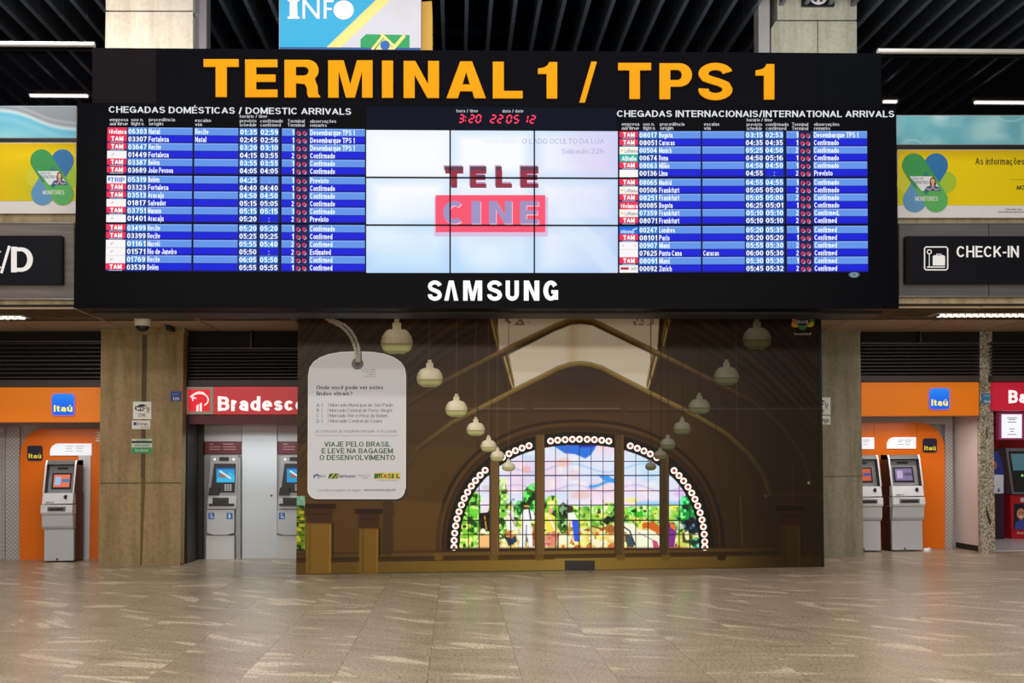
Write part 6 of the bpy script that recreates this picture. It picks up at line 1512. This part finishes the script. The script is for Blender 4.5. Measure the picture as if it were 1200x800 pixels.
# printed lamps
def plamp(x, y, wd, h, k, label):
    a = Paint(x - wd * .52, x + wd * .52, y - h * .5, y + h * .5, max(.6, wd / 34))
    X, Y = (a.X - x) / (wd / 2), (a.Y - (y - h / 2)) / h
    a.fill(np.array((200, 192, 164)) * k)
    a.mix(np.clip(1 - np.hypot(X + .25, (Y - .45) * 2.2), 0, 1) * .8, np.array((246, 242, 222)) * k)
    a.mix((Y > .72) * (.85), np.array((166, 170, 104)) * k); a.mix((Y > .9) * .7, np.array((120, 120, 80)) * k)
    a.mix((np.abs(Y - .72) < .03) * .6, np.array((120, 116, 84)) * k); a.mix(np.clip((np.abs(X) - .6) * 1.5, 0, .5), np.array((120, 112, 84)) * k)
    hw = np.where(Y < .1, .16, np.where(Y < .28, .3, np.where(Y < .66, .3 + .7 * np.sqrt(np.clip(1 - ((.66 - Y) / .38) ** 2, 0, 1)), np.where(Y < .78, 1.0, .97 * np.sqrt(np.clip(1 - ((Y - .78) / .24) ** 2 * .85, 0, 1))))))
    m_ = np.abs(X) <= hw
    a.build('printed_pendant_lamp', MU, PRINT, mur, .011, m_, label=label)
for x, y, wd, h in ((465, 394, 38, 41), (503.6, 437.5, 31, 32), (534.8, 474.8, 26, 27), (557.5, 499.5, 22, 22), (572.5, 519.5, 19, 19.5), (583, 531.8, 17, 17), (596, 544.5, 16, 15)):
    plamp(x, y, wd, h, 1.08, 'pale printed pendant lamp')
for x, y, wd, h in ((887, 391, 34, 36), (851.3, 436, 30, 30), (819.5, 472.5, 26, 25), (799.3, 498.5, 21, 21), (782.6, 517.5, 18.5, 18), (773.8, 531, 16, 14), (762.6, 544.5, 13.5, 13)):
    plamp(x, y, wd, h, .58, 'dim printed pendant lamp')
# vent at the foot
v_ = Acc().slab(662, 656.6, 697, 667.8, MU, .03, mat('vent_dark', (40, 24, 24), .5), .012).build('floor_vent', mur)
a = Acc()
for i in range(5): a.rect(663, 658 + i * 2, 696, 658.6 + i * 2, MU, ink(24, 14, 14), .0135)
a.build('vent_slots', v_)
# destination emblem
a = Acc(); E = (940.5, 377)
for k, (an, c) in enumerate(((150, (220, 160, 30)), (215, (230, 120, 40)), (265, (40, 60, 150)), (310, (20, 120, 60)), (350, (40, 130, 60)), (25, (220, 180, 40)), (90, (30, 130, 60)))):
    a.disc(E[0] + 9.6 * math.cos(math.radians(an)), E[1] + 5.8 * math.sin(math.radians(an)), 5.0, 3.6, MU, ink(*c), .008 + k * .0004, 16)
a.disc(E[0], E[1], 9.4, 4.4, MU, ink(22, 26, 50), .0115, 20); a.text('BRASIL', E[0] - 8, E[0] + 8, 375.2, 379, MU, ink(230, 230, 235), .0125, .03); a.text('Sensacional!', 930, 950.5, 389.5, 392.5, MU, ink(200, 190, 180), .008, .01)
a.build('destination_emblem', mur)

# luggage tag print
TAG = mat('tag_white', (222, 224, 234), .4); TAGE = mat('tag_edge', (244, 244, 248), .4)
def tagpts(s_):
    p_ = []
    p_ += [(361 + s_, 440)]
    for k in range(0, 13):
        a_ = math.radians(180 + k * 15); p_.append((418.4 + (57.4 - s_) * abs(math.cos(a_)) ** .8 * (1 if math.cos(a_) > 0 else -1), 440 - (28.6 - s_) * abs(math.sin(a_)) ** .82))
    p_ += [(475.6 - s_, 572)]
    for k in range(0, 7):
        a_ = math.radians(k * 15); p_.append((463.6 + (11 - s_ * .9) * math.cos(a_), 573.6 + (11 - s_ * .9) * math.sin(a_)))
    for k in range(0, 7):
        a_ = math.radians(90 + k * 15); p_.append((371.4 + (11 - s_ * .9) * math.cos(a_), 573.6 + (11 - s_ * .9) * math.sin(a_)))
    return p_
a = Acc(); sh_ = [(x + 2, y + 2.2) for x, y in tagpts(0)]
a.poly(sh_, MU, ink(30, 22, 20), .012); a.poly(tagpts(0), MU, TAGE, .0135); a.poly(tagpts(1.3), MU, TAG, .015)
a.ring(419, 426, 3.2, 7, MU, ink(108, 104, 100), .0165, 24); a.disc(419, 426, 3.4, 3.4, MU, ink(70, 62, 58), .016, 16)
tg = a.build('printed_luggage_tag', mur, label='large white printed luggage tag with black and green text')
GT = ink(22, 52, 66); GR = ink(24, 84, 44)
Acc().text('Onde você pode ver estes', 371, 449, 451.3, 456.2, MU, GT, .017, .035).build('printed_line', tg); Acc().text('lindos vitrais?', 371, 413, 458.4, 463.3, MU, GT, .017, .035).build('printed_line', tg)
for k, s_ in enumerate(('A  (    ) Mercado Municipal de São Paulo', 'B  (    ) Mercado Central de Porto Alegre', 'C  (    ) Mercado Ver-o-Peso de Belém', 'D  (    ) Mercado Central do Ceará')):
    Acc().text(s_, 371, (460.5, 460, 454, 447.5)[k], 472.4 + k * 6.2, 476.4 + k * 6.2, MU, ink(60, 66, 78), .017, .006).build('printed_line', tg)
Acc().text('RESPOSTA: A - MERCADO MUNICIPAL DE SÃO PAULO, SP', 369.5, 464.5, 503.8, 506.6, MU, ink(70, 76, 86), .017, .0, rot180=True).build('printed_line', tg)
Acc().stroke([(370, 510.3), (467, 510.1)], .5, MU, ink(150, 152, 160), .017).build('printed_line', tg)
Acc().text('VIAJE PELO BRASIL', 380, 457.6, 517.2, 523.4, MU, GR, .017, .035).build('printed_line', tg); Acc().text('E LEVE NA BAGAGEM', 377, 460.4, 525, 531.2, MU, GR, .017, .035).build('printed_line', tg); Acc().text('O DESENVOLVIMENTO', 374.5, 462.8, 532.8, 539, MU, GR, .017, .035).build('printed_line', tg)
for k in range(4): Acc().text(('Use seu celular', 'e saiba mais', 'sobre', 'o destino')[k], (423, 424, 430, 425)[k], 440, 432.2 + k * 2.6, 433.8 + k * 2.6, MU, ink(110, 112, 120), .017, .0).build('printed_line', tg)
Acc().text('Consulte seu agente de viagem', 372, 423, 572.8, 575.6, MU, ink(120, 122, 132), .017, 0).build('printed_line', tg); Acc().text('www.turismo.gov.br', 426.5, 464, 572.3, 575.3, MU, ink(60, 64, 76), .017, .01).build('printed_line', tg)
a = Acc(); B_ = ink(20, 70, 140)
a.stroke([(367.5, 560), (371.5, 554.5), (373.5, 560.5)], 1.3, MU, B_, .017); a.stroke([(367, 557), (375, 556.5)], 1.1, MU, B_, .0175); a.text('EMBRATUR', 374, 381.5, 556.6, 559, MU, B_, .017, .01)
a.quad([(384.5, 560.5), (385.5, 556), (388, 554.6), (397.5, 554.6), (396.5, 559), (394, 560.7)], MU, ink(30, 80, 40), .017); a.stroke([(387, 560.5), (392, 554.8)], 1.8, MU, ink(190, 200, 40), .018); a.stroke([(392, 560.5), (397, 555)], 1.4, MU, ink(190, 200, 40), .018)
a.text('INFRAERO', 398, 417, 556.4, 559.6, MU, ink(20, 50, 110), .017, .04); a.text('Ministério do', 420.5, 433.5, 556, 557.8, MU, ink(110, 110, 120), .017, 0); a.text('Turismo', 424, 431.5, 558.6, 560.6, MU, ink(110, 110, 120), .017, 0)
a.quad([(438.5, 561), (438.5, 553.8), (469, 553.8), (469, 561)], MU, ink(226, 204, 40), .017); a.quad([(438.5, 555.5), (450, 553.8), (438.5, 561)], MU, ink(60, 140, 60), .0175)
for k, (ch, c) in enumerate(zip('BRASIL', ((20, 70, 30), (20, 90, 40), (170, 60, 30), (30, 110, 40), (20, 70, 60), (20, 60, 30)))): a.text(ch, 439 + k * 5.1, 443.4 + k * 5.1 - (2.4 if ch == 'I' else 0), 554.8, 560.3, MU, ink(*c), .0185, .05)
a.text('GOVERNO FEDERAL', 442, 466, 561.9, 563.4, MU, ink(110, 112, 116), .017, 0)
a.build('tag_logos', tg)
a = Acc()
rope1 = [(386, 375), (392, 378.5), (399, 382), (406, 388), (411, 395), (414.5, 403), (417, 412), (418.6, 424)]
rope2 = [(388, 373.8), (395, 376.5), (404, 380.5), (411, 387), (416, 395), (419.5, 404), (421, 413), (421, 424)]
for r_, o_ in ((rope1, .019), (rope2, .020)):
    a.stroke([(x + .8, y + 1.2) for x, y in r_], 4.2, MU, ink(56, 44, 36), o_ - .001); a.stroke(r_, 3.0, MU, ink(188, 182, 168), o_)
    for (x0, y0), (x1, y1) in zip(r_[:-1], r_[1:]):
        for f_ in (.2, .5, .8):
            x, y = lerp(x0, x1, f_), lerp(y0, y1, f_); a.stroke([(x - 1, y + .9), (x + 1, y - .9)], .6, MU, ink(110, 102, 92), o_ + .0006)
a.disc(383.5, 372, 3.2, 3.6, MU, ink(170, 162, 146), .021, 16); a.ring(383.5, 372, 1.2, 2.0, MU, ink(90, 80, 70), .022, 14); a.disc(387, 376, 2.6, 2.2, MU, ink(180, 172, 156), .0215, 14)
a.build('printed_rope', mur, label='printed twisted cord of the luggage tag')
